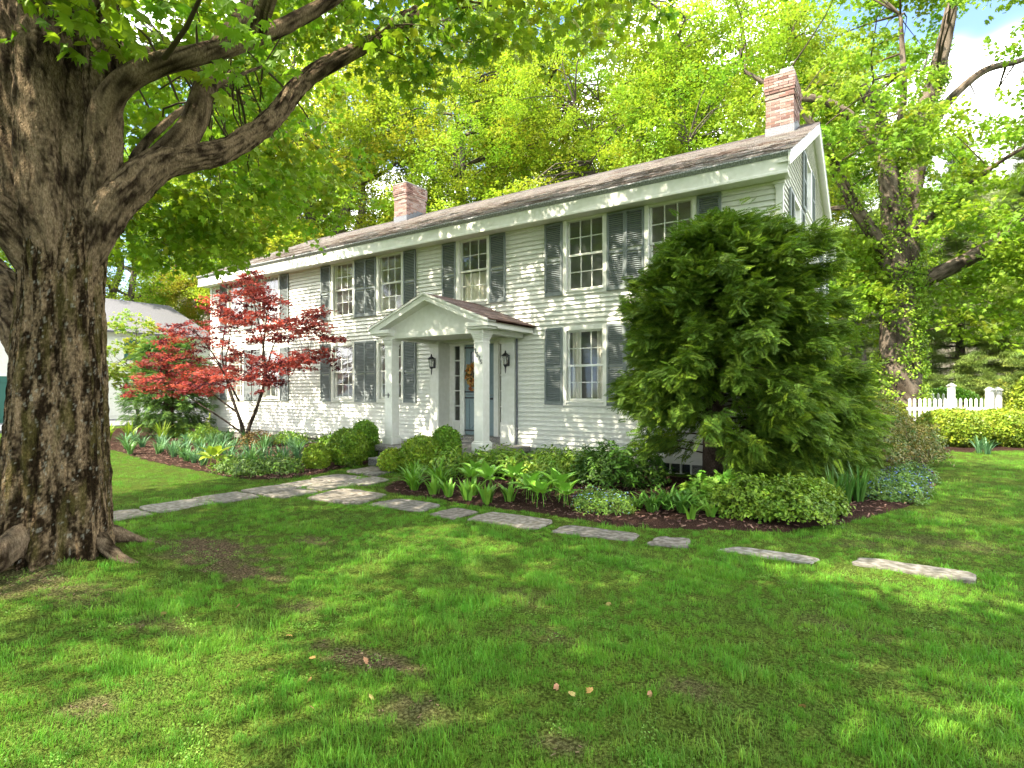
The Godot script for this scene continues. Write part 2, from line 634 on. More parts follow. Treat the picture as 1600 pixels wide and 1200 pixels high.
# ------------------------------------------------------------------ stone paths
func make_paths() -> void:
	var flags := []
	# stepping stones along the bed
	flags.append([Vector2(-7.76, 5.36), Vector2(-7.98, 4.42), Vector2(-6.9, 4.36), Vector2(-6.72, 5.2)])
	flags.append([Vector2(-6.62, 5.1), Vector2(-6.55, 4.52), Vector2(-5.6, 4.52), Vector2(-5.55, 5.09)])
	flags.append([Vector2(-5.35, 5.12), Vector2(-5.3, 4.58), Vector2(-4.86, 4.6), Vector2(-4.88, 5.16)])
	flags.append([Vector2(-4.72, 5.1), Vector2(-4.72, 4.55), Vector2(-3.7, 4.52), Vector2(-3.64, 5.06)])
	flags.append([Vector2(-3.48, 5.06), Vector2(-3.5, 4.55), Vector2(-2.52, 4.48), Vector2(-2.48, 4.86)])
	flags.append([Vector2(-2.3, 4.9), Vector2(-2.28, 4.54), Vector2(-1.93, 4.45), Vector2(-1.86, 4.8)])
	flags.append([Vector2(-1.6, 4.72), Vector2(-1.45, 4.46), Vector2(-0.64, 4.42), Vector2(-0.66, 4.7)])
	flags.append([Vector2(-0.36, 4.5), Vector2(-0.28, 4.2), Vector2(0.64, 4.24), Vector2(0.6, 4.56)])
	# the walk from the porch step to the street, in uneven flags, wider by the stepping stones
	var z := 2.42
	var row := 0
	while z < 15.0:
		var d := rng.randf_range(0.55, 1.0)
		var x0 := -9.62 + 0.06 * z + rng.randf_range(-0.06, 0.06)
		var x1 := -8.52 + rng.randf_range(-0.06, 0.06)
		if z > 2.9 and z < 5.0:
			x1 = -7.85 if z < 4.0 else -8.05
		x0 = minf(x0, -9.05)
		var cut := [x0]
		var parts := 2 if x1 - x0 > 0.95 else 1
		if parts == 2:
			cut.append(lerpf(x0, x1, rng.randf_range(0.36, 0.64)))
		cut.append(x1)
		for k in cut.size() - 1:
			var j := func() -> Vector2: return Vector2(rng.randf_range(-0.035, 0.035), rng.randf_range(-0.05, 0.05))
			flags.append([Vector2(cut[k] + 0.02, z + d - 0.025) + j.call(), Vector2(cut[k] + 0.02, z + 0.025) + j.call(), Vector2(cut[k + 1] - 0.02, z + 0.025) + j.call(), Vector2(cut[k + 1] - 0.02, z + d - 0.025) + j.call()])
		z += d
		row += 1
	var path := thing("stone_path", "path of grey flagstones across the lawn to the porch", "path")
	path.set_meta("kind", "structure")
	for f in flags:
		var edge := PackedVector2Array()
		for k in 4:
			var a: Vector2 = f[k]
			var b: Vector2 = f[(k + 1) % 4]
			for i in 5:
				var t := i / 5.0
				var p := a.lerp(b, t)
				var mid: Vector2 = (f[0] + f[1] + f[2] + f[3]) / 4.0
				var corner := 1.0 - 0.07 * (1.0 if i == 0 else 0.0)
				edge.append(mid + (p - mid) * corner + Vector2(fine.get_noise_2d(p.x * 5, p.y * 5), fine.get_noise_2d(p.x * 5 + 30, p.y * 5)) * 0.035)
		stone_polys.append(edge)
		var cen := Vector2.ZERO
		for p in edge:
			cen += p / edge.size()
		var hgt := height(cen.x, cen.y) + 0.024 + rng.randf_range(-0.005, 0.006)
		var tilt := Vector2(rng.randf_range(-0.012, 0.012), rng.randf_range(-0.012, 0.012))
		var mb := MB.new()
		mb.col = vary(Color(0.205, 0.19, 0.165), 0.18, 0.03)
		var n := edge.size()
		var top := func(p: Vector2, drop: float, shrink: float) -> Vector3:
			var q := (p - cen) * shrink
			return Vector3(q.x, hgt + tilt.dot(q) - drop + 0.006 * fine.get_noise_2d(p.x * 6, p.y * 6), q.y)
		for k in n:
			var a := edge[k]
			var b := edge[(k + 1) % n]
			mb.to(top.call(cen, 0.0, 1.0), top.call(a, 0.0, 0.965), top.call(b, 0.0, 0.965), Vector3.UP)
			var out := Vector3((a.x + b.x) / 2 - cen.x, 0.3, (a.y + b.y) / 2 - cen.y)
			mb.qo(top.call(a, 0.0, 0.965), top.call(b, 0.0, 0.965), top.call(b, 0.012, 1.0), top.call(a, 0.012, 1.0), out + Vector3.UP)
			mb.qo(top.call(a, 0.012, 1.0), top.call(b, 0.012, 1.0), top.call(b, 0.09, 1.0), top.call(a, 0.09, 1.0), out)
		part("flagstone", mb.mesh(), M.flag_stone, path, Transform3D(Basis(), Vector3(cen.x, 0, cen.y)))


func on_stone(p: Vector2) -> bool:
	for q in stone_polys:
		if absf(q[0].x - p.x) < 1.6 and absf(q[0].y - p.y) < 1.6 and Geometry2D.is_point_in_polygon(q[0].lerp(q[10], 0.5) + (p - q[0].lerp(q[10], 0.5)) * 1.04, q):
			return true
	return false


# ------------------------------------------------------------------ the house
const HX0 := -20.45   # left end
const HX1 := -1.64    # right end (gable)
const SILL := 0.44    # bottom of the siding
const SOFFIT := 5.445
const EAVE := 5.80
const RIDGE_Z := -4.2
const RIDGE_Y := 8.05
const BACK := -8.4
const HB := Vector3(-11.05, 0, -4.2)
var openings := []    # [x0, x1, y0, y1] holes in the front wall
var casings := []     # the same with the trim round them


func wall_with_holes(mb: MB, u0: float, u1: float, y0: float, y1: float, holes: Array, at: Callable, thick: float) -> void:
	# at(u, y, depth) -> point; depth runs inwards
	var us := [u0, u1]
	var ys := [y0, y1]
	for h in holes:
		us.append_array([h[0], h[1]])
		ys.append_array([h[2], h[3]])
	us.sort()
	ys.sort()
	var solid := func(i: int, j: int) -> bool:
		if i < 0 or j < 0 or i >= us.size() - 1 or j >= ys.size() - 1:
			return true
		var mu: float = (us[i] + us[i + 1]) / 2
		var my: float = (ys[j] + ys[j + 1]) / 2
		for h in holes:
			if mu > h[0] and mu < h[1] and my > h[2] and my < h[3]:
				return false
		return true
	var outw: Vector3 = at.call(0, 0, -1.0) - at.call(0, 0, 0.0)
	for i in us.size() - 1:
		for j in ys.size() - 1:
			if us[i + 1] - us[i] < 1e-5 or ys[j + 1] - ys[j] < 1e-5 or not solid.call(i, j):
				continue
			var a: float = us[i]
			var b: float = us[i + 1]
			var p: float = ys[j]
			var r: float = ys[j + 1]
			mb.qo(at.call(a, p, 0.0), at.call(b, p, 0.0), at.call(b, r, 0.0), at.call(a, r, 0.0), outw)
			mb.qo(at.call(a, p, thick), at.call(b, p, thick), at.call(b, r, thick), at.call(a, r, thick), -outw)
	for h in holes:
		var cu: float = (h[0] + h[1]) / 2
		var cy: float = (h[2] + h[3]) / 2
		var cen: Vector3 = at.call(cu, cy, thick / 2)
		var e := [[h[0], h[2], h[1], h[2]], [h[1], h[2], h[1], h[3]], [h[1], h[3], h[0], h[3]], [h[0], h[3], h[0], h[2]]]
		for s in e:
			var a: Vector3 = at.call(s[0], s[1], 0.0)
			var b: Vector3 = at.call(s[2], s[3], 0.0)
			mb.qo(a, b, at.call(s[2], s[3], thick), at.call(s[0], s[1], thick), cen - (a + b) / 2)


func white(k := -1) -> Material:
	return M["white_paint_%d" % (rng.randi() % 3 if k < 0 else k)]


# a double-hung window of two six-pane sashes in a flat casing; its middle bottom (outer casing) at the origin, facing +z
var window_shapes := {}


func window_meshes(glass_h: float, head: float) -> Dictionary:
	var key := "%.3f %.3f" % [glass_h, head]
	if window_shapes.has(key):
		return window_shapes[key]
	var gw := 0.80
	var ow := 1.04
	var g0 := 0.13
	var g1 := g0 + glass_h
	var top := g1 + head
	var d := {}
	var mb := MB.new()
	mb.cbox(Vector3(-ow / 2, 0.0, -0.02), Vector3(-gw / 2 - 0.03, top, 0.060), 0.004)
	mb.cbox(Vector3(gw / 2 + 0.03, 0.0, -0.02), Vector3(ow / 2, top, 0.060), 0.004)
	mb.cbox(Vector3(-gw / 2 - 0.03, g1 + 0.03 if head > 0.08 else g1 + 0.02, -0.02), Vector3(gw / 2 + 0.03, top, 0.057), 0.004)
	mb.cbox(Vector3(-gw / 2 - 0.03, 0.0, -0.02), Vector3(gw / 2 + 0.03, g0 - 0.06, 0.057), 0.004)
	d.casing = mb.mesh(false)
	mb = MB.new()
	mb.prism(PackedVector2Array([Vector2(-0.10, g0 - 0.075), Vector2(0.085, g0 - 0.06), Vector2(0.085, g0 - 0.035), Vector2(-0.10, g0 - 0.02)]), -gw / 2 - 0.05, gw / 2 + 0.05, Transform3D(Basis(Vector3(0, 0, 1), Vector3(0, 1, 0), Vector3(1, 0, 0)), Vector3.ZERO))
	d.sill = mb.mesh(false)
	var mid := g0 + glass_h * 0.5
	d.panes = []
	for s in 2:
		mb = MB.new()
		var z := -0.012 if s == 1 else -0.052
		var y0 := mid if s == 1 else g0
		var y1 := g1 if s == 1 else mid
		var st := 0.03
		mb.cbox(Vector3(-gw / 2 - 0.03, y0 - 0.02, z - 0.035), Vector3(-gw / 2 + 0.012, y1 + 0.03, z), 0.004)
		mb.cbox(Vector3(gw / 2 - 0.012, y0 - 0.02, z - 0.035), Vector3(gw / 2 + 0.03, y1 + 0.03, z), 0.004)
		mb.cbox(Vector3(-gw / 2 + 0.012, y0 - 0.02, z - 0.033), Vector3(gw / 2 - 0.012, y0 + st, z - 0.001), 0.004)
		mb.cbox(Vector3(-gw / 2 + 0.012, y1 - 0.008, z - 0.033), Vector3(gw / 2 - 0.012, y1 + 0.03, z - 0.001), 0.004)
		var xa := -gw / 2 + 0.012
		var xb := gw / 2 - 0.012
		var ya := y0 + st
		var yb := y1 - 0.008
		for k in [1, 2]:
			var x := lerpf(xa, xb, k / 3.0)
			mb.box(Vector3(x - 0.009, ya, z - 0.027), Vector3(x + 0.009, yb, z - 0.003))
		var ym := (ya + yb) / 2
		mb.box(Vector3(xa, ym - 0.009, z - 0.026), Vector3(xb, ym + 0.009, z - 0.004))
		d["sash%d" % s] = mb.mesh(false)
		for i in 3:
			for j in 2:
				d.panes.append([Vector3(lerpf(xa, xb, (i + 0.5) / 3), lerpf(ya, yb, (j + 0.5) / 2), z - 0.016), Vector2((xb - xa) / 3 - 0.016, (yb - ya) / 2 - 0.016)])
	var pm := QuadMesh.new()
	pm.size = d.panes[0][1]
	d.pane = pm
	var sm := QuadMesh.new()  # one sheet over both sashes, added to strengthen the reflections
	sm.size = Vector2(0.855, glass_h + 0.04)
	d.extra_pane = sm
	window_shapes[key] = d
	return d


func curtain_mesh(w: float, h: float, sd: float) -> ArrayMesh:
	var mb := MB.new()
	var n := 36
	for k in n:
		var f := func(i: int) -> Vector3:
			var u := float(i) / n
			return Vector3(u * w, 0, 0.028 * sin(u * w * 62.0 + sd + 1.3 * sin(u * 7.0 + sd)))
		var a: Vector3 = f.call(k)
		var b: Vector3 = f.call(k + 1)
		mb.q(a, b, b * Vector3(0.94, 1, 1.15) + Vector3(0, h, 0), a * Vector3(0.94, 1, 1.15) + Vector3(0, h, 0))
	return mb.mesh(false)


func add_window(house: Node3D, xf: Transform3D, glass_h: float, head: float, curtains: int) -> void:
	var d := window_meshes(glass_h, head)
	var w := part("window", d.casing, white(2), house, Transform3D(Basis(), -HB) * xf)
	part("sill", d.sill, white(0), w)
	part("added_pane", d.extra_pane, M.glass, w, Transform3D(turned(rng.randfn(0, 0.004), rng.randfn(0, 0.005)), Vector3(0, 0.13 + glass_h / 2, 0.012)))  # second layer of glass added so the window mirrors more
	part("lower_sash", d.sash0, white(2), w)
	part("upper_sash", d.sash1, white(2), w)
	for p in d.panes:
		part("pane", d.pane, M.glass, w, Transform3D(turned(rng.randfn(0, 0.004), rng.randfn(0, 0.006)), p[0]))
	var g1 := 0.13 + glass_h
	if curtains == 1:  # two drawn-back panels
		for s in [-1.0, 1.0]:
			part("curtain", curtain_mesh(0.24, glass_h + 0.1, s * 2 + rng.randf() * 6), M.curtain_cloth, w, Transform3D(Basis(), Vector3(-0.40 if s < 0 else 0.19, 0.08, -0.16)))
	elif curtains == 2:  # half curtain over the lower sash
		part("curtain", curtain_mesh(0.84, glass_h * 0.5, rng.randf() * 6), M.curtain_cloth, w, Transform3D(Basis(), Vector3(-0.40, 0.10, -0.16)))
	elif curtains == 3:  # roller blind over the upper sash
		part("curtain", curtain_mesh(0.84, glass_h * 0.55, 1.0), M.curtain_cloth, w, Transform3D(Basis(), Vector3(-0.40, g1 - glass_h * 0.52, -0.16)))


var shutter_shapes := {}


func add_shutter(house: Node3D, xf: Transform3D, h: float, w := 0.45) -> void:
	var key := "%.2f %.2f" % [h, w]
	if not shutter_shapes.has(key):
		var fr := MB.new()
		fr.cbox(Vector3(-w / 2, 0, 0), Vector3(-w / 2 + 0.048, h, 0.034), 0.003)
		fr.cbox(Vector3(w / 2 - 0.048, 0, 0), Vector3(w / 2, h, 0.034), 0.003)
		fr.cbox(Vector3(-w / 2 + 0.048, 0, 0.001), Vector3(w / 2 - 0.048, 0.075, 0.032), 0.003)
		fr.cbox(Vector3(-w / 2 + 0.048, h - 0.06, 0.001), Vector3(w / 2 - 0.048, h, 0.032), 0.003)
		fr.cbox(Vector3(-w / 2 + 0.048, h * 0.47, 0.001), Vector3(w / 2 - 0.048, h * 0.47 + 0.05, 0.032), 0.003)
		var sl := MB.new()
		var y := 0.085
		while y < h - 0.075:
			if absf(y - h * 0.47 - 0.02) > 0.045:
				sl.box(Vector3(-w / 2 + 0.047, -0.024, -0.0035), Vector3(w / 2 - 0.047, 0.024, 0.0035), Transform3D(Basis(Vector3.RIGHT, -0.78), Vector3(0, y + 0.012, 0.014)))
			y += 0.041
		shutter_shapes[key] = [fr.mesh(false), sl.mesh(false)]
	var s := part("shutter", shutter_shapes[key][0], M.shutter_paint, house, Transform3D(Basis(), -HB) * xf * Transform3D(turned(0, rng.randfn(0, 0.002), rng.randfn(0, 0.002)), Vector3.ZERO))
	part("louvers", shutter_shapes[key][1], M.shutter_paint, s).set_meta("kind", "stuff")


func clapboards(wall: Node, u0: float, u1: float, y0: float, y1: float, blocked: Array, at: Transform3D, top_at: Callable, joint := 4.3) -> void:
	# courses of lapped boards; at turns (u, y, 0) into the wall's own place; top_at(y) -> [u0, u1] limits of a course
	var unit := MB.new()
	unit.prism(PackedVector2Array([Vector2(0.022, 0), Vector2(0.042, 0), Vector2(0.006, 0.114), Vector2(0, 0.114)]), 0.0, 1.0, Transform3D(Basis(Vector3(0, 0, 1), Vector3(0, 1, 0), Vector3(1, 0, 0)), Vector3.ZERO))
	var m := unit.mesh(false)
	var y := y0
	var course := 0
	while y < y1 - 0.01:
		var lim: Array = top_at.call(y)
		var cuts := [[maxf(u0, lim[0]), minf(u1, lim[1])]]
		for b in blocked:
			if y + 0.098 > b[2] + 0.01 and y < b[3] - 0.01:
				var next := []
				for c in cuts:
					if b[1] <= c[0] or b[0] >= c[1]:
						next.append(c)
						continue
					if b[0] - c[0] > 0.03:
						next.append([c[0], b[0]])
					if c[1] - b[1] > 0.03:
						next.append([b[1], c[1]])
				cuts = next
		var hs := minf(1.0, (y1 - y) / 0.114)
		for c in cuts:
			var pieces := maxi(1, int(floor((c[1] - c[0]) / (joint * 2.2))) + 1) if c[1] - c[0] > joint * 1.6 else 1
			var a: float = c[0]
			for k in pieces:
				var b: float = c[1] if k == pieces - 1 else lerpf(c[0], c[1], (k + 1.0) / pieces) + rng.randf_range(-0.8, 0.8)
				part("clapboard", m, white(), wall, at * Transform3D(Basis(Vector3(b - a - 0.0025, 0, 0), Vector3(0, hs, 0), Vector3(0, 0, 1)).rotated(Vector3.BACK, rng.randfn(0, 0.00025)), Vector3(a, y + rng.randfn(0, 0.0012), rng.randf_range(0.0, 0.0012))))
				a = b
		y += 0.102
		course += 1


func make_house() -> void:
	var house := thing("farmhouse", "long white clapboard farmhouse with grey-green shutters and two brick chimneys", "house", HB)
	var off := Transform3D(Basis(), -HB)
	var upper := [-18.83, -16.82, -13.28, -11.36, -8.52, -5.50, -3.64]
	var lower := [-18.83, -16.82, -13.28, -11.36, -5.50, -3.64]
	var wins := []
	for x in upper:
		wins.append([x, 3.80, 1.47, 0.045, 1.645])
	for x in lower:
		wins.append([x, 1.40, 1.47, 0.13, 1.73])
	for w in wins:
		openings.append([w[0] - 0.43, w[0] + 0.43, w[1] + 0.07, w[1] + 0.13 + w[2] + 0.03])
		casings.append([w[0] - 0.52, w[0] + 0.52, w[1], w[1] + w[4]])
	openings.append([-9.6, -7.66, 0.5, 2.95])
	casings.append([-9.9, -7.28, 0.40, 3.04])

	# walls
	var mb := MB.new()
	wall_with_holes(mb, HX0, HX1, 0.3, EAVE - 0.05, openings, func(u, y, d): return Vector3(u, y, -d), 0.13)
	var wall := part("wall", mb.mesh(false), white(1), house, off)
	clapboards(wall, HX0 + 0.10, HX1 - 0.10, SILL, SOFFIT - 0.02, casings, Transform3D(), func(_y): return [-99.0, 99.0], 3.4)
	# corner boards
	mb = MB.new()
	mb.cbox(Vector3(HX0 - 0.01, SILL, -0.02), Vector3(HX0 + 0.10, SOFFIT - 0.001, 0.052), 0.004)
	part("corner_board", mb.mesh(false), white(2), house, off)
	mb = MB.new()
	mb.cbox(Vector3(HX1 - 0.10, SILL, -0.02), Vector3(HX1 + 0.03, SOFFIT - 0.06, 0.052), 0.004)
	part("corner_board", mb.mesh(false), white(2), house, off)
	mb = MB.new()
	mb.cbox(Vector3(HX1 - 0.14, SOFFIT - 0.06, 0.0), Vector3(HX1 + 0.06, SOFFIT - 0.002, 0.075), 0.006)
	mb.cbox(Vector3(HX1 - 0.12, SOFFIT - 0.10, 0.0), Vector3(HX1 + 0.045, SOFFIT - 0.06, 0.055), 0.006)
	part("corner_capital", mb.mesh(false), white(2), house, off)

	# gable wall, facing +x
	var gw := [[-1.51, 3.80, 1.47, 0.09, 1.69], [-3.35, 5.58, 1.05, 0.09, 1.27], [-6.6, 3.80, 1.47, 0.09, 1.69], [-1.51, 1.40, 1.47, 0.13, 1.73], [-6.6, 1.40, 1.47, 0.13, 1.73]]
	var gh := []
	var gc := []
	for w in gw:
		gh.append([w[0] - 0.43, w[0] + 0.43, w[1] + 0.07, w[1] + 0.13 + w[2] + 0.03])
		gc.append([w[0] - 0.52, w[0] + 0.52, w[1], w[1] + w[4]])
	mb = MB.new()
	wall_with_holes(mb, BACK, -0.13, 0.3, EAVE - 0.3, gh.filter(func(h): return h[3] < EAVE - 0.31), func(u, y, d): return Vector3(HX1 - d, y, u), 0.13)
	var gy := func(z: float) -> float: return RIDGE_Y - 0.06 - absf(z - RIDGE_Z) * (RIDGE_Y - EAVE) / 4.6
	var steps := [-8.4, -7.6, -6.8, -6.0, -5.2, -4.2, -3.78, -2.92, -2.2, -1.4, -0.7, 0.0]
	for k in steps.size() - 1:
		var a: float = steps[k]
		var b: float = steps[k + 1]
		var y0 := EAVE - 0.3
		if a < -3.0 and b > -3.7:
			mb.q(Vector3(HX1, y0, b), Vector3(HX1, y0, a), Vector3(HX1, 5.65, a), Vector3(HX1, 5.65, b))
			y0 = 6.79
		mb.q(Vector3(HX1, y0, b), Vector3(HX1, y0, a), Vector3(HX1, gy.call(a), a), Vector3(HX1, gy.call(b), b))
	var gable := part("gable_wall", mb.mesh(false), white(1), house, off)
	var along := Transform3D(Basis(Vector3(0, 0, 1), Vector3(0, 1, 0), Vector3(1, 0, 0)), Vector3(HX1, 0, 0))
	var lim := func(y: float) -> Array:
		if y < EAVE - 0.25:
			return [BACK + 0.1, -0.0]
		var half := maxf(0.0, (RIDGE_Y - 0.08 - y - 0.10) / (RIDGE_Y - EAVE) * 4.6)
		return [RIDGE_Z - half, minf(RIDGE_Z + half, 0.0)]
	clapboards(gable, BACK + 0.1, -0.02, SILL, 7.75, gc, along, lim, 20.0)
	for k in gw.size():
		var w: Array = gw[k]
		var xf := Transform3D(Basis(Vector3.UP, PI / 2), Vector3(HX1, w[1], w[0]))
		add_window(house, xf, w[2], w[3], 0)
		for s in [-1.0, 1.0]:
			add_shutter(house, Transform3D(Basis(Vector3.UP, PI / 2), Vector3(HX1 + 0.044, w[1] + 0.01, w[0] - s * 0.755)), w[4] - 0.02)
	# other walls, floors and partitions, plain plaster inside
	mb = MB.new()
	mb.box(Vector3(HX0, 0.3, BACK), Vector3(HX0 + 0.13, EAVE - 0.2, -0.13))
	mb.box(Vector3(HX0 + 0.13, 0.3, BACK), Vector3(HX1 - 0.13, EAVE - 0.2, BACK + 0.13))
	mb.prism(PackedVector2Array([Vector2(BACK, EAVE - 0.2), Vector2(0.0, EAVE - 0.2), Vector2(RIDGE_Z, RIDGE_Y - 0.1)]), HX0 - 0.001, HX0 + 0.1, Transform3D(Basis(Vector3(0, 0, 1), Vector3(0, 1, 0), Vector3(1, 0, 0)), Vector3.ZERO))
	part("rear_wall", mb.mesh(false), white(1), house, off)
	mb = MB.new()
	for y in [0.42, 3.32]:
		mb.box(Vector3(HX0 + 0.135, y - 0.12, BACK + 0.135), Vector3(HX1 - 0.135, y, -0.135))
	part("floor", mb.mesh(false), M.floor_boards, house, off)
	mb = MB.new()
	mb.box(Vector3(HX0 + 0.135, 5.55, BACK + 0.135), Vector3(HX1 - 0.135, 5.6, -0.135))
	mb.box(Vector3(HX0 + 0.135, 0.425, -4.3), Vector3(HX1 - 0.135, 5.549, -4.15))
	for x in [-17.7, -14.9, -10.1, -7.1, -4.6]:
		mb.box(Vector3(x, 0.425, -4.149), Vector3(x + 0.1, 5.548, -0.5))
	part("partition", mb.mesh(false), M.plaster, house, off)

	# windows and shutters of the front
	var curtain_of := {0: 0, 1: 0, 2: 0, 3: 0, 4: 2, 5: 0, 6: 0, 7: 1, 8: 0, 9: 0, 10: 0, 11: 1, 12: 1}
	for k in wins.size():
		var w: Array = wins[k]
		add_window(house, Transform3D(Basis(), Vector3(w[0], w[1], 0)), w[2], w[3], curtain_of[k])
		for s in [-1.0, 1.0]:
			add_shutter(house, Transform3D(Basis(), Vector3(w[0] + s * 0.75, w[1] + 0.015, 0.044)), (1.615 if w[1] > 3.0 else 1.70))

	# cornice: soffit, fascia with a bead below, crown and drip edge
	mb = MB.new()
	mb.cbox(Vector3(HX0 - 0.14, SOFFIT, -0.02), Vector3(HX1 + 0.14, SOFFIT + 0.02, 0.385), 0.003)
	part("soffit", mb.mesh(false), white(1), house, off)
	mb = MB.new()
	mb.cbox(Vector3(HX0 - 0.15, SOFFIT - 0.012, 0.385), Vector3(HX1 + 0.155, EAVE - 0.085, 0.41), 0.004)
	part("fascia", mb.mesh(false), white(2), house, off)
	mb = MB.new()
	mb.cbox(Vector3(HX0 - 0.15, SOFFIT - 0.025, 0.37), Vector3(HX1 + 0.157, SOFFIT + 0.03, 0.428), 0.008)
	part("fascia_bead", mb.mesh(false), white(0), house, off)
	mb = MB.new()
	mb.prism(PackedVector2Array([Vector2(0.35, EAVE - 0.085), Vector2(0.425, EAVE - 0.085), Vector2(0.47, EAVE - 0.03), Vector2(0.47, EAVE - 0.005), Vector2(0.35, EAVE - 0.005)]), HX0 - 0.16, HX1 + 0.16, Transform3D(Basis(Vector3(0, 0, 1), Vector3(0, 1, 0), Vector3(1, 0, 0)), Vector3.ZERO))
	part("drip_edge", mb.mesh(false), M.gutter_metal, house, off)
	mb = MB.new()
	mb.box(Vector3(HX0 - 0.14, SOFFIT - 0.0, BACK - 0.4), Vector3(HX1 + 0.14, SOFFIT + 0.3, BACK))
	part("rear_cornice", mb.mesh(false), white(1), house, off)
	# frieze under the soffit, between the upper windows
	mb = MB.new()
	mb.cbox(Vector3(HX0, SOFFIT - 0.05, 0.0), Vector3(HX1 - 0.13, SOFFIT - 0.001, 0.046), 0.004)
	part("frieze", mb.mesh(false), white(1), house, off)

	# rake boards and rake soffit of the gable
	for side in [1.0, -1.0]:
		mb = MB.new()
		var z_e: float = 0.44 if side > 0 else 2 * RIDGE_Z - 0.44
		var sl := (RIDGE_Y - EAVE) / 4.6
		var p0 := Vector2(z_e, EAVE - 0.015 - 0.03 * sl)
		var p1 := Vector2(RIDGE_Z, RIDGE_Y - 0.012)
		var poly := PackedVector2Array([p0 + Vector2(0, -0.22), p1 + Vector2(0, -0.24), p1, p0])
		var tf := Transform3D(Basis(Vector3(0, 0, 1), Vector3(0, 1, 0), Vector3(1, 0, 0)), Vector3.ZERO)
		mb.prism(poly if side < 0 else PackedVector2Array([poly[1], poly[0], poly[3], poly[2]]), HX1 + 0.16, HX1 + 0.19, tf)
		part("rake_board", mb.mesh(false), white(2), house, off)
		mb = MB.new()
		var q0 := Vector2(z_e, p0.y - 0.16)
		var q1 := Vector2(RIDGE_Z, p1.y - 0.17)
		mb.prism(PackedVector2Array([q0, q0 + Vector2(0, 0.02), q1 + Vector2(0, 0.02), q1]), HX1 - 0.0, HX1 + 0.158, tf)
		part("rake_soffit", mb.mesh(false), white(1), house, off)

	# roof
	var nrm := Vector3(0, 4.6, RIDGE_Y - EAVE).normalized()
	mb = MB.new()
	for side in [1.0, -1.0]:
		var ze: float = 0.45 if side > 0 else 2 * RIDGE_Z - 0.45
		var ye := EAVE - 0.02
		var a := Vector3(HX0 - 0.17, ye, ze)
		var b := Vector3(HX1 + 0.20, ye, ze)
		var c := Vector3(HX1 + 0.20, RIDGE_Y, RIDGE_Z)
		var d := Vector3(HX0 - 0.17, RIDGE_Y, RIDGE_Z)
		var nn := Vector3(nrm.x, nrm.y, nrm.z * side)
		mb.qo(a, b, c, d, nn)
		mb.qo(a - nn * 0.03, b - nn * 0.03, c - nn * 0.03, d - nn * 0.03, -nn)
		mb.qo(a, b, b - nn * 0.03, a - nn * 0.03, Vector3(0, -0.3, side))
		mb.qo(b, c, c - nn * 0.03, b - nn * 0.03, Vector3.RIGHT)
	mb.col = Color(0.2, 0.18, 0.16)
	var roof := part("roof", mb.mesh(), M.shingle, house, off)
	shingles("shingles", roof, Vector3(HX0 - 0.17, EAVE - 0.02, 0.45), Vector3(1, 0, 0), Vector3(0, RIDGE_Y - EAVE + 0.02, RIDGE_Z - 0.45), HX1 - HX0 + 0.37, 0.145, 0.0)
	mb = MB.new()
	mb.col = Color(0.10, 0.09, 0.085)
	mb.prism(PackedVector2Array([Vector2(RIDGE_Z - 0.14, RIDGE_Y - 0.055), Vector2(RIDGE_Z + 0.14, RIDGE_Y - 0.055), Vector2(RIDGE_Z + 0.02, RIDGE_Y + 0.03), Vector2(RIDGE_Z - 0.02, RIDGE_Y + 0.03)]), HX0 - 0.17, HX1 + 0.20, Transform3D(Basis(Vector3(0, 0, 1), Vector3(0, 1, 0), Vector3(1, 0, 0)), Vector3.ZERO))
	part("ridge_cap", mb.mesh(), M.shingle, roof)

	chimney(house, Vector3(-2.215, 0, -4.0), 0.60, 1.0, 9.12, true)
	chimney(house, Vector3(-14.5, 0, -4.0), 0.60, 1.0, 9.06, false)
	mb = MB.new()  # vent pipe behind the ridge
	mb.lathe([Vector2(0.001, 7.3), Vector2(0.055, 7.3), Vector2(0.055, 8.24), Vector2(0.07, 8.24), Vector2(0.07, 8.27), Vector2(0.001, 8.27)], 10, Transform3D(Basis(), Vector3(-8.9, 0, -4.75)))
	mb.col = Color(0.3, 0.16, 0.12)
	part("vent_pipe", mb.mesh(false), M.mortar, house, off)

	# foundation of long granite blocks, with two cellar windows
	var fnd := Node3D.new()
	fnd.name = "foundation"
	fnd.transform = off
	house.add_child(fnd)
	var blocks := func(p0: Vector3, dir: Vector3, nout: Vector3, length: float, skip: Array) -> void:
		var u := 0.0
		while u < length - 0.05:
			var l := minf(rng.randf_range(0.7, 1.5), length - u)
			if length - u - l < 0.4:
				l = length - u
			var u1 := u + l
			for s in skip:
				if u < s[0] and u1 > s[0]:
					u1 = s[0]
				if u >= s[0] - 0.001 and u < s[1] - 0.001:
					u = s[1]
					u1 = minf(u + l, length)
			var m2 := MB.new()
			var bs := Basis(dir, Vector3.UP, nout)
			m2.cbox(Vector3(0.004, -0.35, -0.3), Vector3(u1 - u - 0.004, 0.43, -0.035 + rng.randf_range(-0.006, 0.006)), 0.012)
			part("foundation_block", m2.mesh(false), M.granite, fnd, Transform3D(bs, p0 + dir * u))
			u = u1
	blocks.call(Vector3(HX0, 0, 0), Vector3.RIGHT, Vector3.BACK, HX1 - HX0, [[HX0 * -1 - 17.52, HX0 * -1 - 16.98], [HX0 * -1 - 3.9, HX0 * -1 - 3.24]])
	blocks.call(Vector3(HX1, 0, -0.3), Vector3.FORWARD, Vector3.RIGHT, -BACK - 0.3, [])
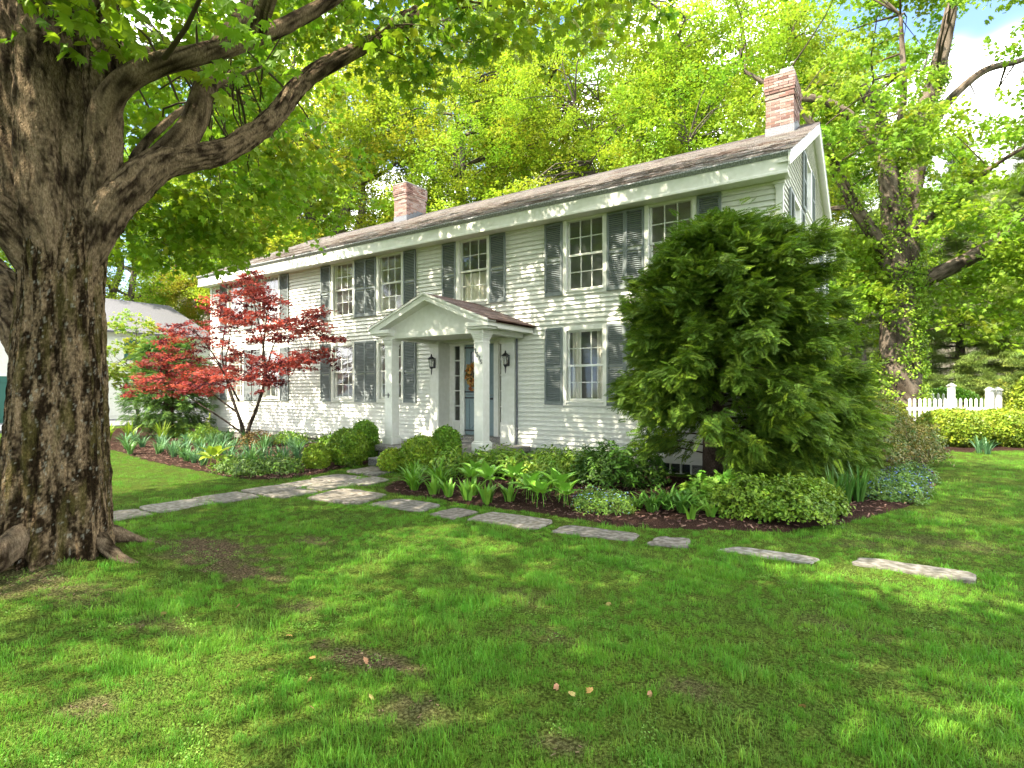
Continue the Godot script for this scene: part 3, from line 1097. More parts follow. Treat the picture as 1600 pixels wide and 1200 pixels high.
	for cw in [[-17.52, -16.98], [-3.9, -3.24]]:
		mb = MB.new()
		var a: float = cw[0]
		var b: float = cw[1]
		mb.cbox(Vector3(a, 0.05, -0.16), Vector3(b, 0.10, -0.05), 0.004)
		mb.cbox(Vector3(a, 0.37, -0.16), Vector3(b, 0.43, -0.05), 0.004)
		for t in [0.0, 0.333, 0.666, 1.0]:
			var x := lerpf(a + 0.02, b - 0.02, t)
			mb.cbox(Vector3(x - (0.02 if t in [0.0, 1.0] else 0.011), 0.10, -0.15), Vector3(x + (0.02 if t in [0.0, 1.0] else 0.011), 0.37, -0.06), 0.003)
		var cwn := part("cellar_window", mb.mesh(false), M.flag_stone if a < -10 else white(0), house, off)
		for t in 3:
			var qm := QuadMesh.new()
			qm.size = Vector2((b - a - 0.04) / 3 - 0.02, 0.27)
			part("pane", qm, M.glass, cwn, Transform3D(Basis(), Vector3(lerpf(a + 0.02, b - 0.02, (t + 0.5) / 3), 0.235, -0.11)))
		mb = MB.new()  # black slab close behind the panes, standing in for the cellar's darkness
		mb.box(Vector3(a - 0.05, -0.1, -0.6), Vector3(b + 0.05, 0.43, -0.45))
		part("cellar_dark_backing", mb.mesh(false), M.black_iron, cwn)

	entry(house, off)
	portico(house, off)
	mb = MB.new()  # downspout beside the portico
	mb.cbox(Vector3(-7.25, 0.5, 0.03), Vector3(-7.21, 3.0, 0.07), 0.008)
	part("downspout", mb.mesh(false), M.flashing, house, off)


func shingles(called: String, roof: Node, p0: Vector3, along: Vector3, up: Vector3, length: float, course: float, red: float) -> void:
	var u := up.normalized()
	var nn := along.cross(u).normalized()
	if nn.y < 0:
		nn = -nn
	var rows := int(up.length() / course)
	var mb := MB.new()
	for j in rows:
		var x := -rng.randf() * 0.2
		while x < length:
			var w := rng.randf_range(0.14, 0.30)
			var a := maxf(0.0, x)
			var b := minf(length, x + w - 0.004)
			x += w
			if b - a < 0.02:
				continue
			var at := p0 + along * (a + b) / 2 + u * j * course
			# weathered tan-grey wood; streaks of brown needle litter and lichen gather on the lower courses
			var f := broad.get_noise_2d(at.x * 0.45, j * 0.55) + 0.6 * fine.get_noise_2d(at.x * 2.0, j * 0.9)
			var litter := smoothstep(-0.05, 0.30, f) * (1.0 if j < rows * 0.55 else 0.25)
			var col := vary(Color(0.47, 0.435, 0.41), 0.16, 0.05).lerp(vary(Color(0.17, 0.12, 0.09), 0.4, 0.1), litter * 0.85)
			if rng.randf() < 0.06:
				col = vary(Color(0.27, 0.22, 0.20), 0.3)
			mb.col = col.lerp(vary(Color(0.22, 0.095, 0.06), 0.35, 0.1), red)
			var lift := 0.016 + rng.randf() * 0.007
			var low := p0 + u * (j * course + rng.randf_range(-0.008, 0.008)) + nn * lift
			var high := p0 + u * minf((j + 1) * course + 0.03, up.length()) + nn * 0.005
			var A := low + along * a
			var B := low + along * b
			var C := high + along * b
			var D := high + along * a
			mb.qo(A, B, C, D, nn)
			mb.qo(A, B, B - nn * lift, A - nn * lift, -u)
			mb.qo(B, C, C - nn * 0.005, B - nn * lift, along)
			mb.qo(A, D, D - nn * 0.005, A - nn * lift, -along)
	var o := part(called, mb.mesh(), M.shingle, roof)
	o.set_meta("kind", "stuff")


func chimney(house: Node3D, at: Vector3, w: float, d: float, top: float, slab: bool) -> void:
	var base := 7.2
	var mb := MB.new()
	mb.box(Vector3(-w / 2 + 0.006, base, -d / 2 + 0.006), Vector3(w / 2 - 0.006, top - 0.02, d / 2 - 0.006))
	var c := part("chimney", mb.mesh(false), M.mortar, house, Transform3D(Basis(), at - HB))
	var bk := MB.new()
	var ch := 0.0655
	var rows := int((top - base) / ch)
	for j in rows:
		var y := base + j * ch
		var out := 0.0
		if j >= rows - 5:
			out = 0.035
		elif j == rows - 6 or j == rows - 8:
			out = 0.02
		for side in 4:
			var len := w if side % 2 == 0 else d
			var half := (d if side % 2 == 0 else w) / 2.0
			var bs := Basis(Vector3.UP, PI / 2 * side)
			var L := len + out * 2
			var x := -L / 2 - (0.1 if j % 2 else 0.0)
			while x < L / 2 - 0.01:
				var a := maxf(x, -L / 2)
				var b := minf(x + 0.2, L / 2)
				x += 0.21
				if b - a < 0.03:
					continue
				bk.col = vary([Color(0.36, 0.24, 0.20), Color(0.31, 0.19, 0.155), Color(0.43, 0.33, 0.29), Color(0.21, 0.13, 0.11)][[0, 0, 1, 2, 2, 3][rng.randi() % 6]], 0.15, 0.05)
				bk.box(Vector3(a + 0.001, y, half - 0.02), Vector3(b - 0.001, y + ch - 0.011, half + out + rng.randf_range(-0.002, 0.003)), Transform3D(bs, Vector3.ZERO))
	var b2 := part("bricks", bk.mesh(), M.brick, c)
	b2.set_meta("kind", "stuff")
	# lead flashing at the foot, stepped up the slope at the sides
	var fl := MB.new()
	var y_at := func(z: float) -> float: return RIDGE_Y - absf(z + at.z - RIDGE_Z) * (RIDGE_Y - EAVE) / 4.6
	var y0: float = y_at.call(d / 2)
	fl.box(Vector3(-w / 2 - 0.012, y0 - 0.1, d / 2 + 0.004), Vector3(w / 2 + 0.012, y0 + 0.2, d / 2 + 0.012))
	for s in [-1.0, 1.0]:
		for k in 6:
			var z0 := d / 2 - k * d / 6
			var z1 := z0 - d / 6
			var yy := maxf(y_at.call(z0), y_at.call(z1))
			fl.box(Vector3(s * (w / 2 + 0.004) - 0.004, yy - 0.3, z1 + 0.002), Vector3(s * (w / 2 + 0.004) + 0.006, yy + 0.14, z0 - 0.002))
	part("flashing", fl.mesh(false), M.flashing, c)
	var cp := MB.new()
	cp.cbox(Vector3(-w / 2 - 0.02, top - 0.02, -d / 2 - 0.02), Vector3(w / 2 + 0.02, top + 0.025, d / 2 + 0.02), 0.01)
	if slab:
		cp.cbox(Vector3(-0.02, top + 0.025, -0.32), Vector3(0.27, top + 0.19, 0.36), 0.02)
	part("cap", cp.mesh(false), M.granite, c)


func entry(house: Node3D, off: Transform3D) -> void:
	var mb := MB.new()
	var zb := -0.38
	# recess: reveals, ceiling, threshold
	mb.box(Vector3(-9.72, 0.48, zb - 0.1), Vector3(-9.597, 2.94, 0.001))
	mb.box(Vector3(-7.663, 0.48, zb - 0.1), Vector3(-7.54, 2.94, 0.001))
	mb.box(Vector3(-9.6, 2.945, zb - 0.1), Vector3(-7.66, 2.99, 0.001))
	var sur := part("door_surround", mb.mesh(false), white(1), house, off)
	mb = MB.new()
	mb.cbox(Vector3(-9.6, 0.46, zb - 0.1), Vector3(-7.66, 0.60, 0.0), 0.01)
	part("threshold", mb.mesh(false), M.granite, sur)
	# pilasters either side
	for s in [[-9.9, -9.6], [-7.66, -7.28]]:
		mb = MB.new()
		mb.cbox(Vector3(s[0], 0.44, 0.0), Vector3(s[1], 2.99, 0.065), 0.005)
		mb.cbox(Vector3(s[0] - 0.012, 0.44, 0.0), Vector3(s[1] + 0.012, 0.66, 0.085), 0.006)
		mb.cbox(Vector3(s[0] - 0.015, 2.84, 0.0), Vector3(s[1] + 0.015, 2.97, 0.085), 0.006)
		part("pilaster", mb.mesh(false), white(2), sur)
	# frames at the back of the recess: posts between the door and its sidelights
	mb = MB.new()
	var x_l := [-9.6, -9.465, -9.245, -9.095, -8.175, -8.03, -7.81, -7.66]
	for k in [[0, 1], [2, 3], [4, 5], [6, 7]]:
		mb.cbox(Vector3(x_l[k[0]], 0.60, zb - 0.06), Vector3(x_l[k[1]], 2.95, zb + (0.03 if k[0] in [2, 4] else 0.0)), 0.004)
	mb.cbox(Vector3(-9.6, 2.90, zb - 0.05), Vector3(-7.66, 2.949, zb + 0.035), 0.004)
	for k in [1, 5]:
		mb.cbox(Vector3(x_l[k], 0.60, zb - 0.05), Vector3(x_l[k + 1], 0.95, zb - 0.005), 0.004)
		mb.cbox(Vector3(x_l[k] + 0.03, 0.66, zb - 0.02), Vector3(x_l[k + 1] - 0.03, 0.89, zb + 0.006), 0.004)
	part("door_frame", mb.mesh(false), white(2), sur)
	for k in [1, 5]:
		mb = MB.new()
		for i in 6:
			var y := lerpf(0.95, 2.89, i / 5.0)
			mb.box(Vector3(x_l[k], y - 0.014, zb - 0.045), Vector3(x_l[k + 1], y + 0.014, zb - 0.01))
		mb.box(Vector3(x_l[k], 0.95, zb - 0.046), Vector3(x_l[k] + 0.022, 2.89, zb - 0.009))
		mb.box(Vector3(x_l[k + 1] - 0.022, 0.95, zb - 0.046), Vector3(x_l[k + 1], 2.89, zb - 0.009))
		var sl := part("sidelight", mb.mesh(false), white(2), house, off)
		for i in 5:
			var qm := QuadMesh.new()
			qm.size = Vector2(0.176, 0.36)
			part("pane", qm, M.glass, sl, Transform3D(turned(rng.randfn(0, 0.004), rng.randfn(0, 0.004)), Vector3((x_l[k] + x_l[k + 1]) / 2, lerpf(0.95, 2.89, (i + 0.5) / 5), zb - 0.03)))
	# slate-blue dutch door: glazed top leaf, cross-braced bottom leaf
	var dx0 := -9.09
	var dx1 := -8.18
	var zf := zb - 0.01
	mb = MB.new()
	var y0 := 0.61
	var y1 := 2.895
	var ym := 1.62
	for s in [[y0, ym - 0.006], [ym + 0.006, y1]]:
		mb.cbox(Vector3(dx0, s[0], zf - 0.045), Vector3(dx0 + 0.12, s[1], zf), 0.005)
		mb.cbox(Vector3(dx1 - 0.12, s[0], zf - 0.045), Vector3(dx1, s[1], zf), 0.005)
		mb.cbox(Vector3(dx0 + 0.12, s[0], zf - 0.045), Vector3(dx1 - 0.12, s[0] + 0.14, zf - 0.001), 0.005)
		mb.cbox(Vector3(dx0 + 0.12, s[1] - 0.12, zf - 0.045), Vector3(dx1 - 0.12, s[1], zf - 0.001), 0.005)
	mb.box(Vector3(dx0 + 0.12, y0 + 0.14, zf - 0.04), Vector3(dx1 - 0.12, ym - 0.126, zf - 0.018))
	var wa := dx1 - dx0 - 0.24
	var ha := ym - 0.126 - y0 - 0.14
	var cen := Vector3((dx0 + dx1) / 2, y0 + 0.14 + ha / 2, zf - 0.010)
	for s in [-1.0, 1.0]:
		var an = atan2(ha, wa) * s
		mb.cbox(Vector3(-sqrt(wa * wa + ha * ha) / 2 + 0.06, -0.045, -0.009), Vector3(sqrt(wa * wa + ha * ha) / 2 - 0.06, 0.045, 0.009 + 0.001 * s), 0.003, Transform3D(Basis(Vector3.BACK, an), cen))
	mb.cbox(Vector3(dx0 + 0.12, 1.76, zf - 0.035), Vector3(dx0 + 0.18, y1 - 0.12, zf + 0.012), 0.005)
	mb.cbox(Vector3(dx1 - 0.18, 1.76, zf - 0.035), Vector3(dx1 - 0.12, y1 - 0.12, zf + 0.012), 0.005)
	mb.cbox(Vector3(dx0 + 0.18, 1.76, zf - 0.035), Vector3(dx1 - 0.18, 1.82, zf + 0.011), 0.005)
	mb.cbox(Vector3(dx0 + 0.18, y1 - 0.18, zf - 0.035), Vector3(dx1 - 0.18, y1 - 0.12, zf + 0.011), 0.005)
	var door := part("door", mb.mesh(false), M.door_paint, house, off)
	var qd := QuadMesh.new()
	qd.size = Vector2(dx1 - dx0 - 0.36, y1 - 0.18 - 1.82)
	part("pane", qd, M.glass, door, Transform3D(Basis(), Vector3((dx0 + dx1) / 2, (y1 - 0.18 + 1.82) / 2, zf - 0.02)))
	for y in [0.72, 1.55, 1.70, 2.82]:
		mb = MB.new()
		mb.cbox(Vector3(dx0 - 0.05, y - 0.018, zf + 0.001), Vector3(dx0 + 0.36, y + 0.018, zf + 0.012), 0.004)
		mb.cbox(Vector3(dx0 - 0.05, y - 0.04, zf + 0.002), Vector3(dx0 - 0.005, y + 0.04, zf + 0.034), 0.006)
		part("strap_hinge", mb.mesh(false), M.black_iron, door)
	mb = MB.new()
	mb.lathe([Vector2(0.001, 0), Vector2(0.03, 0.004), Vector2(0.012, 0.012), Vector2(0.012, 0.04), Vector2(0.028, 0.055), Vector2(0.024, 0.07), Vector2(0.001, 0.075)], 12, Transform3D(Basis(Vector3.RIGHT, PI / 2), Vector3(dx1 - 0.06, 1.53, zf)))
	part("handle", mb.mesh(false), M.black_iron, door)


func portico(house: Node3D, off: Transform3D) -> void:
	var cx := -8.49
	var mb := MB.new()
	# architrave beams on the columns and back to the wall
	mb.cbox(Vector3(cx - 1.45, 2.93, 1.34), Vector3(cx + 1.45, 3.06, 1.60), 0.006)
	mb.cbox(Vector3(cx - 1.45, 2.93, 0.06), Vector3(cx - 1.19, 3.055, 1.34), 0.006)
	mb.cbox(Vector3(cx + 1.19, 2.93, 0.06), Vector3(cx + 1.45, 3.055, 1.34), 0.006)
	mb.box(Vector3(cx - 1.19, 3.0, 0.03), Vector3(cx + 1.19, 3.03, 1.34))
	var po := part("portico", mb.mesh(false), white(1), house, off)
	# tympanum
	mb = MB.new()
	mb.prism(PackedVector2Array([Vector2(cx - 1.5, 3.062), Vector2(cx + 1.5, 3.062), Vector2(cx + 1.5, 3.19), Vector2(cx, 3.79), Vector2(cx - 1.5, 3.19)]), 1.44, 1.56)
	part("pediment", mb.mesh(false), white(1), po)
	# cornice returns at the two corners and along the eaves
	for s in [-1.0, 1.0]:
		mb = MB.new()
		var xa = cx + s * 1.72
		var xb = cx + s * 1.12
		mb.cbox(Vector3(minf(xa, xb), 3.045, 1.45), Vector3(maxf(xa, xb), 3.13, 1.80), 0.006)
		mb.cbox(Vector3(minf(xa - s * 0.05, xb), 3.0, 1.45), Vector3(maxf(xa - s * 0.05, xb), 3.045, 1.74), 0.006)
		part("cornice_return", mb.mesh(false), white(2), po)
		mb = MB.new()
		var xo = cx + s * 1.715
		var xi = cx + s * 1.45
		mb.cbox(Vector3(minf(xo, xi), 3.03, 0.05), Vector3(maxf(xo, xi), 3.05, 1.45), 0.003)
		mb.cbox(Vector3(minf(xo, xo - s * 0.02), 3.02, 0.04), Vector3(maxf(xo, xo - s * 0.02), 3.14, 1.45), 0.003)
		part("eave_board", mb.mesh(false), white(2), po)
		# rake moulding on the front
		mb = MB.new()
		var e := Vector2(cx + s * 1.74, 3.13)
		var a := Vector2(cx, 3.82)
		var poly := PackedVector2Array([e, e + Vector2(0, -0.005), Vector2(cx + s * 1.42, 3.13), Vector2(cx, 3.70), a])
		if s > 0:
			poly.reverse()
		mb.prism(poly, 1.56, 1.80)
		part("rake_moulding", mb.mesh(false), white(2), po)
		var p := PackedVector2Array([e + Vector2(0, 0.0), a, a + Vector2(0, 0.05), e + Vector2(0, 0.05)])
		if s < 0:
			p.reverse()
		mb = MB.new()
		mb.prism(p, 1.55, 1.84)
		part("rake_crown", mb.mesh(false), white(2), po)
		# roof slope
		mb = MB.new()
		mb.col = Color(0.16, 0.08, 0.06)
		var ee := e + Vector2(s * 0.03, 0.035)
		var aa := a + Vector2(0, 0.045)
		mb.qo(Vector3(ee.x, ee.y, 0.02), Vector3(ee.x, ee.y, 1.83), Vector3(aa.x, aa.y, 1.83), Vector3(aa.x, aa.y, 0.02), Vector3(s, 2.4, 0))
		mb.qo(Vector3(ee.x, ee.y - 0.04, 0.02), Vector3(ee.x, ee.y - 0.04, 1.83), Vector3(aa.x, aa.y - 0.04, 1.83), Vector3(aa.x, aa.y - 0.04, 0.02), Vector3(-s, -2.4, 0))
		var pr := part("portico_roof", mb.mesh(), M.shingle, po)
		shingles("shingles", po, Vector3(ee.x, ee.y, 0.02), Vector3(0, 0, 1), Vector3(aa.x - ee.x, aa.y - ee.y, 0), 1.82, 0.12, 0.45)
		# columns: square shafts on plinths, moulded capitals
		var bx = cx + s * 1.32
		mb = MB.new()
		mb.cbox(Vector3(bx - 0.118, 0.66, 1.352), Vector3(bx + 0.118, 2.78, 1.588), 0.008)
		mb.cbox(Vector3(bx - 0.16, 0.47, 1.31), Vector3(bx + 0.16, 0.64, 1.63), 0.012)
		mb.cbox(Vector3(bx - 0.14, 0.64, 1.33), Vector3(bx + 0.14, 0.67, 1.61), 0.01)
		mb.cbox(Vector3(bx - 0.13, 2.72, 1.34), Vector3(bx + 0.13, 2.75, 1.60), 0.006)
		for k in 4:
			var o := 0.125 + k * 0.014
			mb.cbox(Vector3(bx - o, 2.78 + k * 0.038, 1.47 - o), Vector3(bx + o, 2.818 + k * 0.038 - (0.002 if k == 3 else 0.0), 1.47 + o), 0.008)
		var col := part("column", mb.mesh(false), white(2), po)
		if s > 0:
			var digits := ["1", "5", "7", "5"]
			for k in 4:
				var tm := TextMesh.new()
				tm.text = digits[k]
				var fo := SystemFont.new()
				fo.font_names = PackedStringArray(["Droid Serif"])
				tm.font = fo
				tm.font_size = 20
				tm.pixel_size = 0.0062
				tm.depth = 0.01
				part("house_number", tm, M.black_iron, col, Transform3D(Basis(), Vector3(bx - 0.075 + k * 0.05, 2.56 - k * 0.08, 1.596)))
	# granite porch floor with a step
	mb = MB.new()
	mb.cbox(Vector3(-10.18, 0.34, 0.02), Vector3(-8.52, 0.475, 1.86), 0.02)
	mb.cbox(Vector3(-8.51, 0.34, 0.02), Vector3(-6.86, 0.472, 1.87), 0.02)
	var fl := part("porch_floor", mb.mesh(false), M.granite, house, off)
	mb = MB.new()
	mb.cbox(Vector3(-10.05, -0.1, 0.0), Vector3(-9.3, 0.336, 1.7), 0.02)
	mb.cbox(Vector3(-9.29, -0.1, 0.0), Vector3(-7.75, 0.334, 1.68), 0.02)
	mb.cbox(Vector3(-7.74, -0.1, 0.0), Vector3(-7.0, 0.336, 1.7), 0.02)
	part("porch_base", mb.mesh(false), M.granite, fl)
	mb = MB.new()
	mb.cbox(Vector3(-9.75, -0.05, 1.72), Vector3(-7.3, 0.235, 2.28), 0.025)
	part("porch_step", mb.mesh(false), M.granite, fl)
	# small iron bracket on the other column
	mb = MB.new()
	mb.cbox(Vector3(cx - 1.33, 1.56, 1.588), Vector3(cx - 1.31, 1.68, 1.60), 0.003)
	mb.cbox(Vector3(cx - 1.40, 1.62, 1.60), Vector3(cx - 1.25, 1.635, 1.62), 0.004)
	part("bracket", mb.mesh(false), M.black_iron, po)


# ------------------------------------------------------------------ outbuilding, fences, fittings
func make_barn() -> void:
	var x0 := -36.5
	var zf := -8.6
	var zn := 10.0
	var barn := thing("barn", "white barn with grey shingled roof and green doors beyond the driveway", "barn", Vector3(-42.5, 0, 0.7))
	var off := Transform3D(Basis(), -barn.position)
	var mb := MB.new()
	mb.prism(PackedVector2Array([Vector2(-48.5, 0.0), Vector2(x0, 0.0), Vector2(x0, 5.1), Vector2(-42.5, 7.6), Vector2(-48.5, 5.1)]), zf, zn)
	var wall := part("wall", mb.mesh(false), white(1), barn, off)
	var m := MB.new()
	m.prism(PackedVector2Array([Vector2(0, 0), Vector2(0.024, 0), Vector2(0.008, 0.145), Vector2(0, 0.145)]), 0.0, 1.0, Transform3D(Basis(Vector3(1, 0, 0), Vector3(0, 1, 0), Vector3(0, 0, 1)), Vector3.ZERO))
	var bm := m.mesh(false)
	var y := 0.35
	while y < 5.0:
		part("clapboard", bm, white(1), wall, Transform3D(Basis.from_scale(Vector3(1, 1, zn - zf - 0.2)), Vector3(x0, y, zf + 0.1)))
		y += 0.13
	for s in [1.0, -1.0]:
		mb = MB.new()
		var e := Vector2(-42.5 + s * 6.35, 5.0)
		var r := Vector2(-42.5, 7.7)
		var p := PackedVector2Array([e, e + Vector2(0, 0.1), r + Vector2(0, 0.05), r + Vector2(0, -0.05)])
		if s < 0:
			p.reverse()
		p.reverse()
		mb.prism(p, zf - 0.25, zn + 0.25)
		part("roof_slope", mb.mesh(false), M.slate_roof, barn, off)
	mb = MB.new()
	mb.box(Vector3(x0 + 0.02, 4.86, zf - 0.2), Vector3(x0 + 0.06, 5.1, zn + 0.2))
	part("fascia", mb.mesh(false), white(2), barn, off)
	for d in [[-4.9, -3.6, 3.5, 4.7], [1.0, 3.9, 0.12, 2.45], [4.6, 7.5, 0.12, 2.45], [-1.8, -0.6, 3.5, 4.7]]:
		mb = MB.new()
		var n := 5
		for k in n:
			mb.cbox(Vector3(x0 + 0.03, d[2], lerpf(d[0], d[1], k / float(n)) + 0.004), Vector3(x0 + 0.065, d[3], lerpf(d[0], d[1], (k + 1.0) / n) - 0.004), 0.004)
		for yy in [d[2] + 0.15, d[3] - 0.3]:
			mb.cbox(Vector3(x0 + 0.065, yy, d[0] + 0.05), Vector3(x0 + 0.09, yy + 0.14, d[1] - 0.05), 0.004)
		part("door", mb.mesh(false), M.green_paint, barn, off)
		mb = MB.new()
		mb.cbox(Vector3(x0 + 0.02, d[2] - 0.1, d[0] - 0.12), Vector3(x0 + 0.05, d[3] + 0.12, d[0]), 0.003)
		mb.cbox(Vector3(x0 + 0.02, d[2] - 0.1, d[1]), Vector3(x0 + 0.05, d[3] + 0.12, d[1] + 0.12), 0.003)
		mb.cbox(Vector3(x0 + 0.02, d[3], d[0]), Vector3(x0 + 0.052, d[3] + 0.12, d[1]), 0.003)
		part("door_trim", mb.mesh(false), white(2), barn, off)


func fence(label: String, a: Vector3, b: Vector3, n: int, posts: Array, tall: float) -> void:
	var f := thing("picket_fence", label, "fence", a, "white picket fences")
	var dir := (b - a).normalized()
	var bs := Basis(dir, Vector3.UP, dir.cross(Vector3.UP))
	var len := a.distance_to(b)
	var pk := MB.new()
	pk.prism(PackedVector2Array([Vector2(-0.04, 0.15), Vector2(0.04, 0.15), Vector2(0.04, tall - 0.05), Vector2(0, tall), Vector2(-0.04, tall - 0.05)]), 0.0, 0.022)
	var pm := pk.mesh(false)
	for k in n:
		part("picket", pm, white(2), f, Transform3D(bs * Basis(Vector3.BACK, rng.randfn(0, 0.006)), bs.x * (len * (k + 0.5) / n)))
	for y in [0.35, tall - 0.40]:
		var r := MB.new()
		r.cbox(Vector3(0, y, -0.045), Vector3(len, y + 0.1, -0.001), 0.005)
		part("rail", r.mesh(false), white(0), f, Transform3D(bs, Vector3.ZERO))
	for u in posts:
		var p := MB.new()
		p.cbox(Vector3(-0.085, -0.3, -0.11), Vector3(0.085, tall + 0.24, 0.06), 0.01)
		p.cbox(Vector3(-0.11, tall + 0.24, -0.135), Vector3(0.11, tall + 0.28, 0.085), 0.01)
		p.lathe([Vector2(0.12, tall + 0.28), Vector2(0.09, tall + 0.32), Vector2(0.001, tall + 0.37)], 4, Transform3D(Basis(Vector3.UP, PI / 4), Vector3(0, 0, -0.025)))
		part("post", p.mesh(false), white(2), f, Transform3D(bs, bs.x * u))


func make_fences() -> void:
	var right := Vector3(0.8304, 0, -0.5572)
	var a := Vector3(0.35, 0.02, -11.5)
	fence("low white picket fence with two capped gate posts behind the clipped hedge", a, a + right * 3.0, 18, [2.72, 2.98], 1.47)
	var b := a + right * 2.55 - Vector3(0.5572, 0, 0.8304) * 1.4
	fence("short taller run of white pickets standing behind the gate posts", b, b + Vector3(-0.75, 0, -0.66) * 2.4, 12, [0.0], 1.62)


func make_lanterns() -> void:
	var lab := ["black iron carriage lantern on the pilaster beside the shuttered window", "black iron carriage lantern on the pilaster beside the house number column"]
	var xs := [-9.74, -7.46]
	for k in 2:
		var l := thing("wall_lantern", lab[k], "lantern", Vector3(xs[k], 2.32, 0.066), "lanterns beside the front door")
		var mb := MB.new()
		mb.cbox(Vector3(-0.045, -0.02, -0.004), Vector3(0.045, 0.24, 0.012), 0.008)
		part("back_plate", mb.mesh(false), M.black_iron, l)
		mb = MB.new()
		mb.cbox(Vector3(-0.01, 0.16, 0.012), Vector3(0.01, 0.18, 0.11), 0.004)
		part("arm", mb.mesh(false), M.black_iron, l)
		mb = MB.new()
		var tf := Transform3D(Basis(), Vector3(0, 0, 0.11))
		mb.lathe([Vector2(0.001, -0.20), Vector2(0.012, -0.16), Vector2(0.018, -0.05), Vector2(0.05, 0.0), Vector2(0.055, 0.015), Vector2(0.001, 0.016)], 8, tf)
		mb.lathe([Vector2(0.001, 0.205), Vector2(0.10, 0.205), Vector2(0.095, 0.22), Vector2(0.05, 0.265), Vector2(0.02, 0.285), Vector2(0.022, 0.31), Vector2(0.001, 0.345)], 8, tf)
		for j in 8:
			var a := TAU * (j + 0.0) / 8
			var p := Vector3(cos(a), 0, sin(a))
			mb.q(tf * (p * 0.054 + Vector3(0, 0.01, 0)), tf * (p.rotated(Vector3.UP, 0.12) * 0.054 + Vector3(0, 0.01, 0)), tf * (p.rotated(Vector3.UP, 0.12) * 0.085 + Vector3(0, 0.206, 0)), tf * (p * 0.085 + Vector3(0, 0.206, 0)))
		part("cage", mb.mesh(false), M.black_iron, l)
		mb = MB.new()
		mb.lathe([Vector2(0.05, 0.016), Vector2(0.081, 0.205)], 8, tf)
		part("lamp_glass", mb.mesh(false), M.lamp_glass, l)


func make_wreath() -> void:
	var w := thing("door_wreath", "orange and brown autumn wreath hanging on the blue front door", "wreath", Vector3(-8.74, 2.14, -0.36))
	var mb := MB.new()
	var n := 20
	for k in n:
		var a0 := TAU * k / n
		var a1 := TAU * (k + 1) / n
		for j in 6:
			var b0 := TAU * j / 6
			var b1 := TAU * (j + 1) / 6
			var f := func(a: float, b: float) -> Vector3: return Vector3(cos(a) * (0.22 + 0.03 * cos(b)), sin(a) * (0.22 + 0.03 * cos(b)), 0.03 * sin(b))
			mb.qo(f.call(a0, b0), f.call(a1, b0), f.call(a1, b1), f.call(a0, b1), f.call((a0 + a1) / 2, (b0 + b1) / 2) - Vector3(cos(a0), sin(a0), 0) * 0.22)
	mb.col = Color(0.14, 0.07, 0.03)
	for k in mb.c.size():
		mb.c[k] = mb.col
	part("ring", mb.mesh(), M.twig, w)
	var fl := MB.new()
	fl.col = Color(1, 1, 1)
	for k in 7:
		var a := TAU * k / 7
		var d := Vector3(cos(a), sin(a), 0.25)
		var s := Vector3(-sin(a), cos(a), 0)
		fl.q(Vector3.ZERO, d * 0.022 - s * 0.012, d * 0.045, d * 0.022 + s * 0.012)
	var copies := []
	for k in 260:
		var a := rng.randf() * TAU
		var r := 0.22 + rng.randfn(0, 0.05)
		if k > 220:
			a = -PI / 2 + rng.randfn(0, 0.35)
			r = rng.randf_range(0.1, 0.5)
		var c: Color = [Color(0.55, 0.20, 0.03), Color(0.45, 0.26, 0.07), Color(0.28, 0.10, 0.03), Color(0.60, 0.38, 0.14), Color(0.10, 0.10, 0.03)][rng.randi() % 5]
		copies.append([Transform3D(turned(rng.randfn(0, 0.6), rng.randfn(0, 0.6), rng.randf() * TAU).scaled(Vector3.ONE * rng.randf_range(0.7, 1.5)), Vector3(cos(a) * r, sin(a) * r, 0.02 + rng.randf() * 0.05)), vary(c, 0.25)])
	scatter("dried_flowers", fl.mesh(), M.petal, copies, w)


# ------------------------------------------------------------------ branches and leaves
func smooth_line(pts: Array, rad: Array, step: float) -> Array:
	var p := []
	var r := []
	for k in pts.size() - 1:
		var a: Vector3 = pts[maxi(0, k - 1)]
		var b: Vector3 = pts[k]
		var c: Vector3 = pts[k + 1]
		var d: Vector3 = pts[mini(pts.size() - 1, k + 2)]
		var n := maxi(2, int(b.distance_to(c) / step))
		for i in n:
			var t := float(i) / n
			p.append(b.cubic_interpolate(c, a, d, t))
			r.append(lerpf(rad[k], rad[k + 1], t))
	p.append(pts[-1])
	r.append(rad[-1])
	return [p, r]


